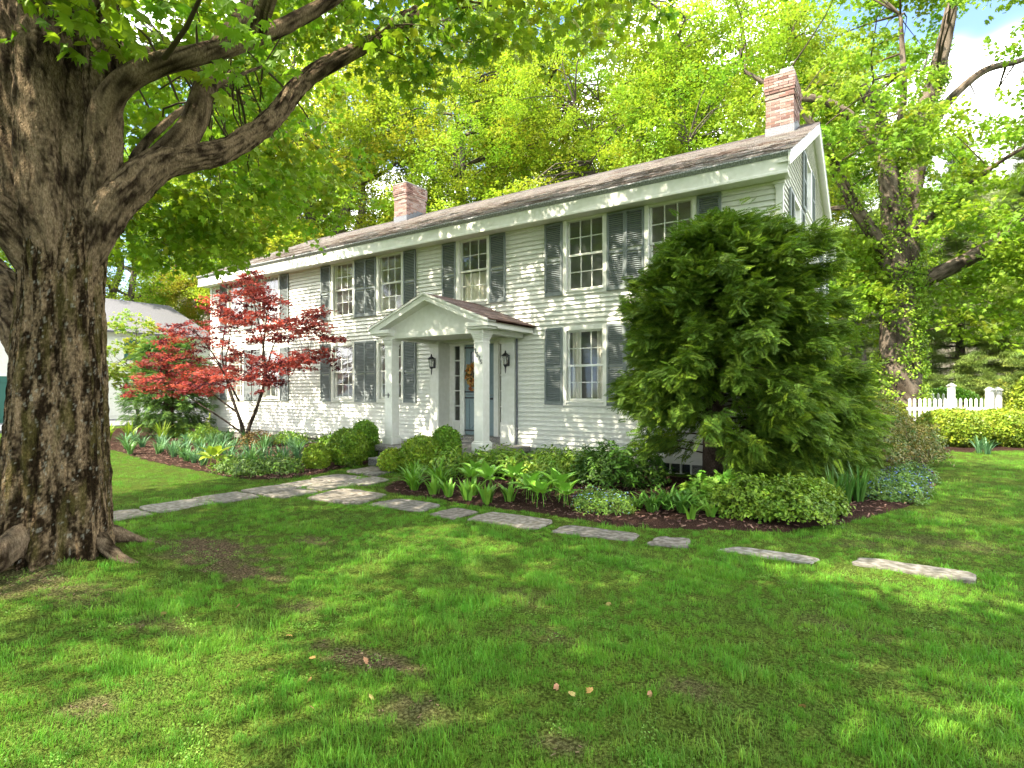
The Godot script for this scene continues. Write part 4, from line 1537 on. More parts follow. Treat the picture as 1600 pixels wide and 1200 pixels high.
# a branch along pts: amp is the depth of the bark, dark/pale its two colours, patch how strongly dark patches show
func branch(mb: MB, pts: Array, rad: Array, seg: int, step: float, amp: float, dark: Color, pale: Color, rough := 7.0) -> void:
	var sm := smooth_line(pts, rad, step)
	var p: Array = sm[0]
	var r: Array = sm[1]
	var n := p.size()
	var base := mb.v.size()
	var side := Vector3.ZERO
	var along := 0.0
	for i in n:
		var d: Vector3 = (p[mini(i + 1, n - 1)] - p[maxi(i - 1, 0)]).normalized()
		if i == 0:
			side = (Vector3.RIGHT if absf(d.x) < 0.8 else Vector3.BACK)
		side = (side - d * side.dot(d)).normalized()
		var up := d.cross(side)
		if i > 0:
			along += p[i].distance_to(p[i - 1])
		for j in seg + 1:
			var a := TAU * (j % seg) / seg
			var o := side * cos(a) + up * sin(a)
			var rr: float = r[i]
			var col := pale
			if amp > 0.0:
				var q := Vector3(cos(a) * rr * rough, along * rough * 0.16 + p[0].x, sin(a) * rr * rough)
				var k := ridge.get_noise_3dv(q)
				rr += amp * (k - 0.2) + amp * 0.5 * fine.get_noise_3dv(q * 3.0)
				var w: Vector3 = p[i] + o * rr
				# black lichen stains, blotches a few centimetres to a hand wide
				var stain := 0.55 * broad.get_noise_3d(w.x * 4.0, w.y * 1.6, w.z * 4.0) + 0.8 * fine.get_noise_3dv(q * 1.6) + 0.5 * fine.get_noise_3dv(w * 24.0)
				col = dark.lerp(pale, smoothstep(-0.42, 0.34, stain))
			mb.v.append(p[i] + o * rr)
			mb.n.append(o)
			mb.c.append(col)
	for i in n - 1:
		for j in seg:
			var k := base + i * (seg + 1) + j
			mb.ix.append_array([k, k + seg + 1, k + 1, k + 1, k + seg + 1, k + seg + 2])


func bark_normals(mb: MB) -> void:  # normals from the faces, shared along seams by place
	var n := PackedVector3Array()
	n.resize(mb.v.size())
	for k in range(0, mb.ix.size(), 3):
		var a := mb.v[mb.ix[k]]
		var c := (mb.v[mb.ix[k + 2]] - a).cross(mb.v[mb.ix[k + 1]] - a)
		for i in 3:
			n[mb.ix[k + i]] += c
	for k in n.size():
		n[k] = n[k].normalized() if n[k].length() > 1e-12 else mb.n[k]
	mb.n = n


# leaf outlines, lying in x-z with the stalk at the origin and the tip at +z
func leaf_shape(mb: MB, kind: int, xf: Transform3D, s: float) -> void:
	var P := func(x: float, z: float, y := 0.0) -> Vector3: return xf * Vector3(x * s, y * s, z * s)
	match kind:
		0:  # simple pointed leaf, folded on its rib
			mb.t(P.call(0, 0), P.call(0, 1, -0.10), P.call(0.32, 0.45, 0.08))
			mb.t(P.call(0, 0), P.call(-0.32, 0.45, 0.08), P.call(0, 1, -0.10))
		1:  # sugar maple: five lobes
			var e := [Vector2(0.0, 0.0), Vector2(0.30, -0.08), Vector2(0.62, 0.34), Vector2(0.30, 0.40), Vector2(0.36, 0.70), Vector2(0.14, 0.58), Vector2(0.0, 1.0), Vector2(-0.14, 0.58), Vector2(-0.36, 0.70), Vector2(-0.30, 0.40), Vector2(-0.62, 0.34), Vector2(-0.30, -0.08)]
			for k in range(1, e.size() - 1):
				var a: Vector2 = e[k]
				var b: Vector2 = e[k + 1]
				mb.t(P.call(0, 0.2), P.call(a.x, a.y, -0.35 * (a - Vector2(0, 0.2)).length_squared()), P.call(b.x, b.y, -0.35 * (b - Vector2(0, 0.2)).length_squared()))
			mb.t(P.call(0, 0.2), P.call(-0.30, -0.08, -0.06), P.call(0.30, -0.08, -0.06))
			mb.q(P.call(-0.008, 0.02), P.call(0.008, 0.02), P.call(0.008, -0.5, 0.12), P.call(-0.008, -0.5, 0.12))
		2:  # laceleaf maple: narrow fingers
			for k in 5:
				var a := (k - 2) * 0.62
				var d := Vector2(sin(a), cos(a))
				var w := Vector2(d.y, -d.x) * 0.13
				var l := 1.0 - 0.22 * absf(k - 2)
				mb.t(P.call(0, 0), P.call(d.x * l, d.y * l, -0.2 * l), P.call(d.x * 0.42 + w.x, d.y * 0.42 + w.y))
				mb.t(P.call(0, 0), P.call(d.x * 0.42 - w.x, d.y * 0.42 - w.y), P.call(d.x * l, d.y * l, -0.2 * l))
		3:  # small round evergreen leaf
			mb.q(P.call(0, 0), P.call(-0.34, 0.5, 0.1), P.call(0, 1), P.call(0.34, 0.5, 0.1))
		4:  # long garden leaf, bent
			mb.q(P.call(-0.05, 0), P.call(0.05, 0), P.call(0.17, 0.45, 0.10), P.call(-0.17, 0.45, 0.10))
			mb.t(P.call(-0.17, 0.45, 0.10), P.call(0.17, 0.45, 0.10), P.call(0, 1, -0.06))


# a handful of leaves round a twig of the given length along +x
func spray(kind: int, count: int, size: float, reach: float, spread: Vector3, droop: float, twig := true) -> ArrayMesh:
	var mb := MB.new()
	if twig:
		mb.col = Color(0.75, 0.5, 0.35)
		for k in 3:
			var a := TAU * k / 3
			var b := TAU * (k + 1) / 3
			var r := 0.004 * size / 0.1
			mb.q(Vector3(-reach, cos(a) * r, sin(a) * r), Vector3(-reach, cos(b) * r, sin(b) * r), Vector3(reach * 0.7, cos(b) * r * 0.4, sin(b) * r * 0.4), Vector3(reach * 0.7, cos(a) * r * 0.4, sin(a) * r * 0.4))
	for k in count:
		var p := ball() * spread + Vector3(rng.randf_range(-reach, reach), 0, 0)
		mb.col = Color(1, 1, 1) * rng.randf_range(0.78, 1.15)
		mb.col.r *= rng.randf_range(0.9, 1.15)
		var b := Basis(Vector3.UP, rng.randf() * TAU) * Basis(Vector3.RIGHT, droop + rng.randfn(0, 0.45)) * Basis(Vector3.BACK, rng.randfn(0, 0.5))
		leaf_shape(mb, kind, Transform3D(b, p), size * rng.randf_range(0.7, 1.2))
	return mb.mesh()


# a whole bough end: several sprays together, so that a crown needs few copies
func bough(kind: int, sprays: int, per: int, size: float, reach: float, spread: Vector3, droop: float, ext: Vector3, tone := 0.22) -> ArrayMesh:
	var mb := MB.new()
	for s in sprays:
		var c := ball() * ext
		var k := 1.0 + rng.randf_range(-tone, tone)
		var warm := rng.randf_range(0.85, 1.3)
		var b0 := turned(rng.randf() * TAU, rng.randfn(0, 0.3), rng.randfn(0, 0.3))
		var d := b0.x
		mb.col = Color(0.5, 0.3, 1.2) * 0.6
		var r := 0.0035 * size / 0.1
		var q := Vector3(0, r, 0)
		var w := d.cross(Vector3.UP).normalized() * r
		mb.q(c - d * reach - q, c - d * reach + w, c + d * reach * 0.7, c - d * reach * 0.9 - w)
		for i in per:
			var p := c + b0 * (ball() * spread) + d * rng.randf_range(-reach, reach)
			mb.col = Color(1, 1, 1) * (k * rng.randf_range(0.78, 1.18))
			mb.col.r *= warm * rng.randf_range(0.9, 1.15)
			var b := Basis(Vector3.UP, rng.randf() * TAU) * Basis(Vector3.RIGHT, droop + rng.randfn(0, 0.45)) * Basis(Vector3.BACK, rng.randfn(0, 0.5))
			leaf_shape(mb, kind, Transform3D(b, p), size * rng.randf_range(0.7, 1.2))
	return mb.mesh()


func scatter_leaves(called: String, sprays: Array, mat_: Material, copies: Array, parent: Node) -> void:
	var sets := []
	for k in sprays.size():
		sets.append([])
	for k in copies.size():
		sets[k % sprays.size()].append(copies[k])
	for k in sprays.size():
		if sets[k].size():
			scatter(called, sprays[k], mat_, sets[k], parent)


# twigs from the nearest limb point to each clump of leaves
func twigs(mb: MB, skeleton: Array, clumps: Array, r0: float, dark: Color, pale: Color, seg := 5) -> void:
	for c in clumps:
		var best := 1e9
		var from := Vector3.ZERO
		for s in skeleton:
			var d: float = s.distance_squared_to(c) + maxf(0.0, s.y - c.y) * 2.0
			if d < best:
				best = d
				from = s
		var d2: Vector3 = c - from
		var l := d2.length()
		if l < 0.2:
			continue
		var mid := from + d2 * 0.5 + Vector3(rng.randfn(0, 0.08) * l, 0.10 * l, rng.randfn(0, 0.08) * l)
		branch(mb, [from, mid, c], [r0 * clampf(l / 3.0, 0.4, 1.4), r0 * 0.5, r0 * 0.15], seg, l / 5.0, 0.0, dark, pale)


func skeleton_of(lines: Array) -> Array:
	var s := []
	for l in lines:
		for k in l.size() - 1:
			for i in 4:
				s.append(l[k].lerp(l[k + 1], i / 4.0))
		s.append(l[-1])
	return s


# ------------------------------------------------------------------ broad-leaved trees
func V(x: float, y: float, z: float) -> Vector3:
	return Vector3(x, y, z)


func make_trees() -> void:
	great_maple()
	red_maple()
	ivy_maple()
	var yg := Color(0.38, 0.43, 0.034)
	var gr := Color(0.23, 0.37, 0.026)
	var go := Color(0.50, 0.43, 0.06)
	# behind the house, from the barn to the right-hand gable
	backdrop_tree("grey multi-stemmed maple with yellow-green crown behind the left chimney", V(-28.0, 0, -11.0), 24.0, 7.0, 0.62, yg, 5, 190)
	backdrop_tree("tall yellow-green maple rising behind the ridge between the chimneys", V(-20.5, 0, -15.5), 25.0, 6.8, 0.45, yg.lerp(gr, 0.2), 2, 190)
	backdrop_tree("dense bright green maple behind the middle of the roof ridge", V(-13.0, 0, -16.5), 23.0, 6.6, 0.45, yg.lerp(gr, 0.35), 2, 200)
	backdrop_tree("bright green spreading maple behind the right-hand brick chimney", V(-6.2, 0, -16.0), 20.0, 5.6, 0.42, yg.lerp(gr, 0.5), 3, 170)
	backdrop_tree("golden-leaved maple standing behind the barn roof", V(-44.0, 0, -16.0), 17.0, 7.0, 0.4, go, 2, 150)
	backdrop_tree("large green maple filling the gap between barn and farmhouse", V(-35.0, 0, -13.0), 23.0, 7.5, 0.5, gr.lerp(yg, 0.5), 3, 190)
	backdrop_tree("far yellow maple seen over the left end of the ridge", V(-27.0, 0, -27.0), 27.0, 8.0, 0.5, yg.lerp(go, 0.3), 2, 150)
	backdrop_tree("far green maple seen through gaps above the ridge", V(-13.5, 0, -30.0), 27.0, 8.0, 0.5, gr.lerp(yg, 0.4), 2, 150)
	backdrop_tree("tall green maple beyond the ivy-clad tree", V(-2.0, 0, -33.0), 25.0, 6.0, 0.45, gr, 2, 110)
	backdrop_tree("sunlit maple on the far side of the driveway behind the barn", V(-58.0, 0, 2.0), 22.0, 9.0, 0.5, gr.lerp(yg, 0.4), 2, 130)
	backdrop_tree("golden maple behind the far end of the barn roof", V(-42.0, 0, -19.0), 15.0, 5.5, 0.35, go.lerp(yg, 0.35), 2, 120)
	backdrop_tree("tall green maple rising behind the barn ridge", V(-50.0, 0, -9.0), 21.0, 8.0, 0.5, gr.lerp(yg, 0.5), 2, 150)
	# along the street, mirrored in the windows and shading the lawn
	backdrop_tree("street maple on the lawn side, mirrored in the upper windows", V(-15.5, 0, 23.0), 17.0, 6.5, 0.5, gr, 2, 150)
	backdrop_tree("street maple across the road, mirrored in the lower windows", V(-24.0, 0, 36.0), 19.0, 8.0, 0.5, gr.lerp(yg, 0.3), 2, 150)
	backdrop_tree("street maple down the road, mirrored in the front door glass", V(-38.0, 0, 27.0), 18.0, 8.0, 0.5, yg, 2, 120)
	backdrop_tree("broad maple by the street, throwing shade over the lawn", V(3.2, 0, 17.8), 16.0, 5.8, 0.45, gr, 3, 85)
	# light green sapling by the barn
	backdrop_tree("small pale green sapling between the barn and the red maple", V(-25.6, 0, 0.4), 5.1, 1.3, 0.06, Color(0.30, 0.38, 0.05), 1, 30)


func backdrop_tree(label: String, at: Vector3, h: float, r: float, trunk_r: float, tint: Color, stems: int, n: int) -> void:
	at.y = height(at.x, at.z) - 0.1 if absf(at.x) < 60 else 0.0
	var t := thing("maple_tree", label, "tree", at, "maples round the house")
	var mb := MB.new()
	var dark := Color(0.10, 0.085, 0.07)
	var pale := Color(0.26, 0.23, 0.20)
	var lines := []
	var fork := h * (0.16 if stems > 2 else 0.25)
	var low := h * 0.26
	var trunk := [Vector3(0, -0.2, 0), Vector3(rng.randfn(0, 0.1), fork * 0.5, rng.randfn(0, 0.1)), Vector3(rng.randfn(0, 0.2), fork, rng.randfn(0, 0.2))]
	branch(mb, trunk, [trunk_r * 1.35, trunk_r, trunk_r * 0.9], 14, 0.5, trunk_r * 0.07, dark, pale, 4.0)
	lines.append(trunk)
	for s in stems:
		var a := TAU * (s + rng.randf() * 0.5) / stems
		var lean := 0.14 if stems > 1 else 0.02
		var st := [trunk[2] - Vector3(0, 0.3, 0)]
		for k in 4:
			var u := (k + 1) / 4.0
			st.append(trunk[2] + Vector3(cos(a) * lean * h * u * (1 + 0.3 * u) + rng.randfn(0, 0.02) * h, (h * 0.88 - fork) * u, sin(a) * lean * h * u + rng.randfn(0, 0.02) * h))
		var sr := trunk_r * (0.85 if stems == 1 else 0.62)
		branch(mb, st, [sr, sr * 0.85, sr * 0.6, sr * 0.35, sr * 0.12], 9, 0.7, sr * 0.05, dark, pale, 4.0)
		lines.append(st)
		for k in 5:
			var f := lerpf(0.12, 0.8, (k + rng.randf() * 0.5) / 5)
			var i := clampi(int(f * 4), 0, 3)
			var p: Vector3 = st[i].lerp(st[i + 1], f * 4 - i)
			var b := rng.randf() * TAU
			var len := r * rng.randf_range(0.45, 0.75) * (1.0 - 0.4 * f)
			var li := [p, p + Vector3(cos(b) * len * 0.5, len * 0.32, sin(b) * len * 0.5), p + Vector3(cos(b) * len, len * 0.75, sin(b) * len)]
			branch(mb, li, [sr * 0.4, sr * 0.28, sr * 0.1], 6, 0.6, 0.0, dark, dark.lerp(pale, 0.5))
			lines.append(li)
	var clumps := []
	var cen := Vector3(0, (h + low) / 2, 0)
	for k in int(n * 1.25):
		var p := ball()
		p = p.normalized() * pow(p.length(), 0.75)
		var q := cen + Vector3(p.x * r, p.y * (h - low) / 2, p.z * r)
		# a crown that is fuller below the middle
		var u := (q.y - low) / (h - low)
		var wide := sqrt(clampf(1.0 - pow(absf(u - 0.42) / 0.6, 2.4), 0.05, 1.0))
		q.x *= lerpf(1.0, wide, 0.5)
		q.z *= lerpf(1.0, wide, 0.5)
		clumps.append(q)
	twigs(mb, skeleton_of(lines), clumps, 0.05 * h / 20.0, dark, dark.lerp(pale, 0.4), 4)
	bark_normals(mb)
	part("trunk", mb.mesh(), M.bark, t)
	var size := 0.15 if h > 8.0 else 0.10
	var cr := r * 0.155 + 0.25
	var sp := far_sprays if h > 8.0 else [bough(1, 12, 10, 0.22, 0.4, Vector3(0.25, 0.12, 0.25), 0.3, Vector3(0.9, 0.55, 0.9))]
	var copies := []
	for c in clumps:
		var hue := tint.lerp(tint * Color(0.72, 0.95, 0.8), rng.randf())
		copies.append([Transform3D(turned(rng.randf() * TAU, rng.randfn(0, 0.2), rng.randfn(0, 0.2)).scaled(Vector3.ONE * cr * rng.randf_range(0.8, 1.25)), c), vary(hue, 0.2, 0.12)])
	scatter_leaves("crown", sp, M.leaf, copies, t)


var far_sprays := []


func great_maple() -> void:
	for k in 3:
		far_sprays.append(bough(0, 12, 44, 0.115, 0.30, Vector3(0.30, 0.21, 0.30), 0.25, Vector3(1.0, 0.62, 1.0)))
	var at := Vector3(TREE.x, height(TREE.x, TREE.z) - 0.05, TREE.z)
	var t := thing("great_maple", "huge old maple with fluted mossy trunk and spreading limbs beside the stone path", "tree", at)
	var off := Transform3D(Basis(), -at)
	var dark := Color(0.026, 0.018, 0.010)
	var pale := Color(0.31, 0.23, 0.14)
	var moss := Color(0.13, 0.115, 0.035)
	# fluted trunk with spreading root flare
	var mb := MB.new()
	var seg := 260
	var rows := 300
	var top := 3.75
	for i in rows + 1:
		var y := lerpf(-0.12, top, float(i) / rows)
		for j in seg + 1:
			var a := TAU * (j % seg) / seg
			var d := Vector3(cos(a), 0, sin(a))
			var flare := exp(-maxf(0.0, y) / 0.30)
			var fl := broad.get_noise_3d(d.x * 1.25, y * 0.16 + 3.0, d.z * 1.25)
			var r := 0.385 + 0.06 * smoothstep(2.3, 3.6, y) + 0.05 * sin(y * 1.3 + 0.5)
			r += flare * (0.07 + 0.28 * maxf(0.0, fl + 0.12)) + 0.09 * fl
			var wob := 0.05 * fine.get_noise_3d(d.x * 1.3, y * 0.8, d.z * 1.3)
			var q := Vector3(d.x * 3.1 + wob * 4, y * 0.55, d.z * 3.1)
			var k := ridge.get_noise_3dv(q)
			var kk := ridge.get_noise_3d(d.x * 9.0 + wob * 9, y * 1.9, d.z * 9.0)
			r += 0.030 * (k - 0.25) + 0.016 * kk + 0.006 * fine.get_noise_3d(d.x * 22, y * 9.0, d.z * 22)
			# black lichen stains in ragged upright blotches over warm grey-brown bark
			var w := Vector3(d.x * 0.45, y, d.z * 0.45)
			var stain := 0.6 * broad.get_noise_3d(w.x * 6.0, w.y * 0.9, w.z * 6.0) + 0.8 * fine.get_noise_3d(w.x * 13.0, w.y * 3.6, w.z * 13.0) + 0.55 * fine.get_noise_3d(w.x * 42.0, w.y * 22.0, w.z * 42.0)
			var col := dark.lerp(pale, smoothstep(-0.28, 0.40, stain))
			var mo := smoothstep(0.10, 0.45, fine.get_noise_3d(d.x * 3.0 + 20, y * 1.2, d.z * 3.0) + 0.2 * kk)
			col = col.lerp(moss, mo * 0.55)
			if fine.get_noise_3d(d.x * 9 + 60, y * 10, d.z * 9) > 0.42:
				col = col.lerp(Color(0.36, 0.36, 0.30), 0.6)  # lichen
			r *= sqrt(1.0 - pow(clampf((y - 3.0) / 0.76, 0.0, 1.0), 2.0) * 0.98)
			mb.v.append(Vector3(TREE.x, 0, TREE.z) + Vector3(0, y + at.y + 0.05, 0) + d * r)
			mb.n.append(d)
			mb.c.append(col)
	for i in rows:
		for j in seg:
			var k := i * (seg + 1) + j
			mb.ix.append_array([k, k + 1, k + seg + 1, k + 1, k + seg + 2, k + seg + 1])
	# surface roots
	var roots := [
		[[V(-6.75, 0.30, 9.15), V(-6.45, 0.14, 9.55), V(-6.15, 0.04, 9.95), V(-5.9, -0.08, 10.4)], [0.20, 0.13, 0.085, 0.05]],
		
		[[V(-6.6, 0.18, 8.6), V(-6.3, 0.06, 8.55), V(-6.0, -0.04, 8.4)], [0.12, 0.07, 0.03]],
		
		[[V(-6.9, 0.16, 8.4), V(-6.75, 0.04, 8.1), V(-6.6, -0.06, 7.8)], [0.12, 0.06, 0.03]],
		[[V(-7.4, 0.2, 8.8), V(-7.9, 0.06, 8.9), V(-8.3, -0.04, 9.0)], [0.17, 0.10, 0.05]]]
	for r in roots:
		var pts := []
		var thin := []
		for w in r[1]:
			thin.append(w * 0.72)
		for p in r[0]:
			pts.append(p + Vector3(0, height(p.x, p.z) * 0.7 - 0.02, 0))
		branch(mb, pts, thin, 22, 0.03, 0.022, dark, Color(0.26, 0.20, 0.135), 12.0)
	bark_normals(mb)
	part("trunk", mb.mesh(), M.bark, t, off)

	var lines := []
	var limbs := [
		# the great limb reaching right and its fork
		[[V(-6.88, 2.75, 8.72), V(-6.60, 3.48, 8.55), V(-6.46, 3.85, 8.33), V(-6.42, 4.12, 8.10), V(-6.36, 4.27, 7.81), V(-6.35, 4.47, 7.45), V(-6.29, 4.99, 6.93), V(-6.32, 5.67, 6.46), V(-6.30, 6.19, 5.97), V(-6.25, 6.65, 5.46), V(-6.22, 7.57, 4.59), V(-6.3, 8.6, 3.2)], [0.10, 0.19, 0.172, 0.155, 0.135, 0.118, 0.102, 0.10, 0.085, 0.07, 0.055, 0.03]],
		[[V(-6.44, 4.14, 8.08), V(-6.39, 4.55, 7.83), V(-6.38, 4.92, 7.71), V(-6.39, 5.33, 7.60), V(-6.48, 5.74, 7.42), V(-6.80, 6.59, 6.91), V(-7.2, 8.2, 6.2), V(-7.6, 10.0, 5.5)], [0.16, 0.135, 0.12, 0.11, 0.10, 0.085, 0.06, 0.03]],
		[[V(-6.60, 4.0, 8.60), V(-6.47, 4.43, 8.61), V(-6.20, 4.70, 8.55), V(-5.89, 4.88, 8.35), V(-5.68, 5.03, 8.09), V(-5.49, 5.38, 7.60), V(-5.2, 5.95, 7.0), V(-4.6, 6.9, 6.2), V(-3.8, 8.0, 5.4)], [0.12, 0.125, 0.115, 0.10, 0.09, 0.08, 0.07, 0.05, 0.03]],
		[[V(-6.48, 3.85, 8.38), V(-6.73, 4.27, 8.19), V(-6.88, 4.64, 7.93), V(-7.06, 5.09, 7.56), V(-7.5, 5.9, 6.8), V(-8.2, 6.8, 5.8)], [0.055, 0.045, 0.04, 0.034, 0.028, 0.015]],
		# the rising stems
		[[V(-7.02, 2.3, 8.85), V(-7.20, 3.33, 8.98), V(-7.43, 4.08, 9.02), V(-7.63, 4.98, 9.03), V(-8.09, 5.98, 8.98), V(-8.9, 8.2, 8.8), V(-9.8, 10.5, 8.5)], [0.08, 0.185, 0.18, 0.165, 0.15, 0.11, 0.04]],
		[[V(-6.92, 2.3, 8.85), V(-6.82, 3.4, 8.95), V(-6.84, 4.14, 8.98), V(-6.86, 4.88, 8.99), V(-7.02, 5.95, 8.98), V(-7.0, 8.5, 9.5), V(-6.8, 11.5, 9.9)], [0.08, 0.22, 0.21, 0.195, 0.17, 0.12, 0.04]],
		[[V(-6.92, 2.4, 8.78), V(-6.76, 3.5, 8.78), V(-6.82, 4.36, 8.74), V(-6.93, 5.18, 8.68), V(-7.13, 6.38, 8.57), V(-7.5, 9.0, 8.0), V(-7.6, 12.0, 7.4)], [0.08, 0.19, 0.185, 0.17, 0.15, 0.10, 0.03]],
		[[V(-6.9, 2.4, 8.7), V(-6.66, 3.5, 8.62), V(-6.56, 4.16, 8.57), V(-6.50, 4.75, 8.60), V(-6.40, 5.6, 8.65), V(-5.6, 7.8, 9.2), V(-4.6, 9.8, 9.8)], [0.08, 0.16, 0.155, 0.145, 0.13, 0.09, 0.03]],
		# limbs to the left and behind
		[[V(-7.10, 1.9, 8.90), V(-7.45, 2.45, 8.98), V(-7.75, 2.78, 9.0), V(-8.28, 3.02, 8.98), V(-9.65, 3.7, 9.06), V(-11.5, 4.9, 9.2), V(-13.2, 6.3, 9.0)], [0.21, 0.19, 0.165, 0.14, 0.115, 0.08, 0.03]],
		[[V(-7.0, 3.0, 8.98), V(-6.98, 3.36, 9.25), V(-6.98, 3.5, 9.6), V(-7.2, 3.95, 10.4), V(-7.3, 5.0, 11.6), V(-7.4, 6.4, 13.2)], [0.18, 0.16, 0.14, 0.11, 0.08, 0.03]],
		[[V(-6.9, 5.4, 8.98), V(-5.2, 6.4, 10.6), V(-3.2, 7.6, 11.6), V(-1.2, 8.6, 12.0)], [0.13, 0.10, 0.07, 0.03]],
		[[V(-7.3, 5.2, 8.9), V(-9.0, 6.6, 7.2), V(-10.6, 7.6, 5.4), V(-12.0, 8.2, 4.2)], [0.12, 0.09, 0.06, 0.03]],
		[[V(-5.49, 5.38, 7.60), V(-4.1, 6.4, 7.9), V(-2.4, 7.6, 8.2), V(-0.6, 8.6, 8.0)], [0.08, 0.065, 0.05, 0.02]],
		[[V(-6.32, 5.67, 6.46), V(-5.4, 6.9, 5.2), V(-4.4, 8.0, 4.2), V(-3.2, 8.9, 3.0)], [0.07, 0.055, 0.04, 0.02]],
		[[V(-7.2, 8.2, 6.2), V(-8.4, 9.2, 4.6), V(-9.4, 9.6, 3.2)], [0.06, 0.04, 0.02]]]
	for l in limbs:
		mb = MB.new()
		var thick: float = l[1][0]
		branch(mb, l[0], l[1], 64 if l[1][1] > 0.15 else 24, 0.035 if l[1][1] > 0.15 else 0.1, 0.030 if l[1][1] > 0.15 else 0.012, Color(0.036, 0.026, 0.016), Color(0.31, 0.235, 0.15), 11.0)
		bark_normals(mb)
		part("limb", mb.mesh(), M.bark, t, off)
		lines.append(l[0])
	# crown: clumps of leaves in a broad dome; its underside climbs towards the open lawn and the house front
	var clumps := []
	var guard := 0
	while clumps.size() < 335 and guard < 20000:
		guard += 1
		var p := ball()
		p = p.normalized() * pow(p.length(), 0.6)
		var q := Vector3(-6.4 + p.x * 8.8, 8.0 + p.y * 5.4, 7.6 + p.z * 8.6)
		if q.z < 2.2 or q.y < underside(q.x, q.z) or (q.x < -3.6 and q.z > 7.2 and q.y < 6.9):
			continue
		if broad.get_noise_3d(q.x * 0.28, q.y * 0.28, q.z * 0.28) < -0.04:
			continue  # openings where the sky and the sun come through
		clumps.append(q)
	for k in 85:  # extra leaf clumps added high in the crown to shade the house front
		clumps.append(Vector3(rng.randf_range(-17.0, -4.0), rng.randf_range(8.3, 12.5), rng.randf_range(2.4, 7.5)))
	for k in 75:  # more clumps added on the street side to shade the lawn
		clumps.append(Vector3(rng.randf_range(-13.0, 1.5), rng.randf_range(7.2, 11.0), rng.randf_range(9.8, 16.5)))
	# low hanging tips seen against the sky
	for q in [V(-5.9, 5.15, 8.6), V(-5.5, 5.2, 8.2), V(-6.3, 5.2, 8.9), V(-5.0, 6.4, 5.6), V(-5.6, 6.3, 5.2), V(-9.3, 4.9, 7.1), V(-10.2, 4.8, 6.4), V(-10.24, 4.6, 5.85), V(-10.3, 4.6, 5.26), V(-10.24, 4.9, 4.64), V(-11.0, 4.4, 6.35), V(-11.5, 4.4, 5.47), V(-9.0, 5.0, 6.19), V(-8.9, 5.2, 5.57), V(-8.4, 5.5, 5.21), V(-10.06, 4.75, 6.93), V(-12.4, 4.3, 6.2), V(-12.8, 4.8, 5.2), V(-5.58, 6.5, 5.13), V(-5.2, 6.8, 4.87), V(-4.18, 6.6, 4.79), V(-4.08, 6.8, 4.12), V(-3.41, 7.0, 3.67), V(-2.96, 7.3, 3.37), V(-9.4, 4.5, 5.6), V(-10.2, 4.5, 5.4), V(-9.0, 5.4, 6.8), V(-10.6, 4.9, 6.2), V(-8.6, 5.4, 5.6), V(-11.2, 4.4, 5.0), V(-12.0, 4.6, 5.4), V(-9.6, 5.6, 5.0)]:
		clumps.append(q)
	mb = MB.new()
	twigs(mb, skeleton_of(lines), clumps, 0.026, Color(0.05, 0.04, 0.03), Color(0.09, 0.07, 0.05), 5)
	bark_normals(mb)
	part("twigs", mb.mesh(), M.twig, t, off).set_meta("kind", "stuff")
	var sp := []
	for k in 4:
		sp.append(bough(1, 13, 12, 0.125, 0.26, Vector3(0.22, 0.14, 0.22), 0.75, Vector3(0.85, 0.42, 0.85)))
	var copies := []
	for c in clumps:
		var tint := vary(Color(0.17, 0.32, 0.016).lerp(Color(0.26, 0.39, 0.025), rng.randf() * 0.8), 0.15, 0.08)
		copies.append([Transform3D(turned(rng.randf() * TAU, rng.randfn(0, 0.12), rng.randfn(0, 0.12)).scaled(Vector3.ONE * rng.randf_range(0.9, 1.15)), c - at), tint])
	scatter_leaves("crown", sp, M.leaf, copies, t)


func underside(x: float, z: float) -> float:
	var reach := 0.557 * -x + 0.83 * (11.02 - z)  # how far out from the lawn in front
	var k := 0.22
	k = lerpf(k, 0.42, smoothstep(-11.0, -6.5, x))
	k = lerpf(k, 0.56, smoothstep(-6.5, -3.2, x))
	k = lerpf(k, 0.78, smoothstep(-3.2, -0.8, x))
	return maxf(4.2, 1.72 + k * maxf(reach, 2.5) + 0.75)


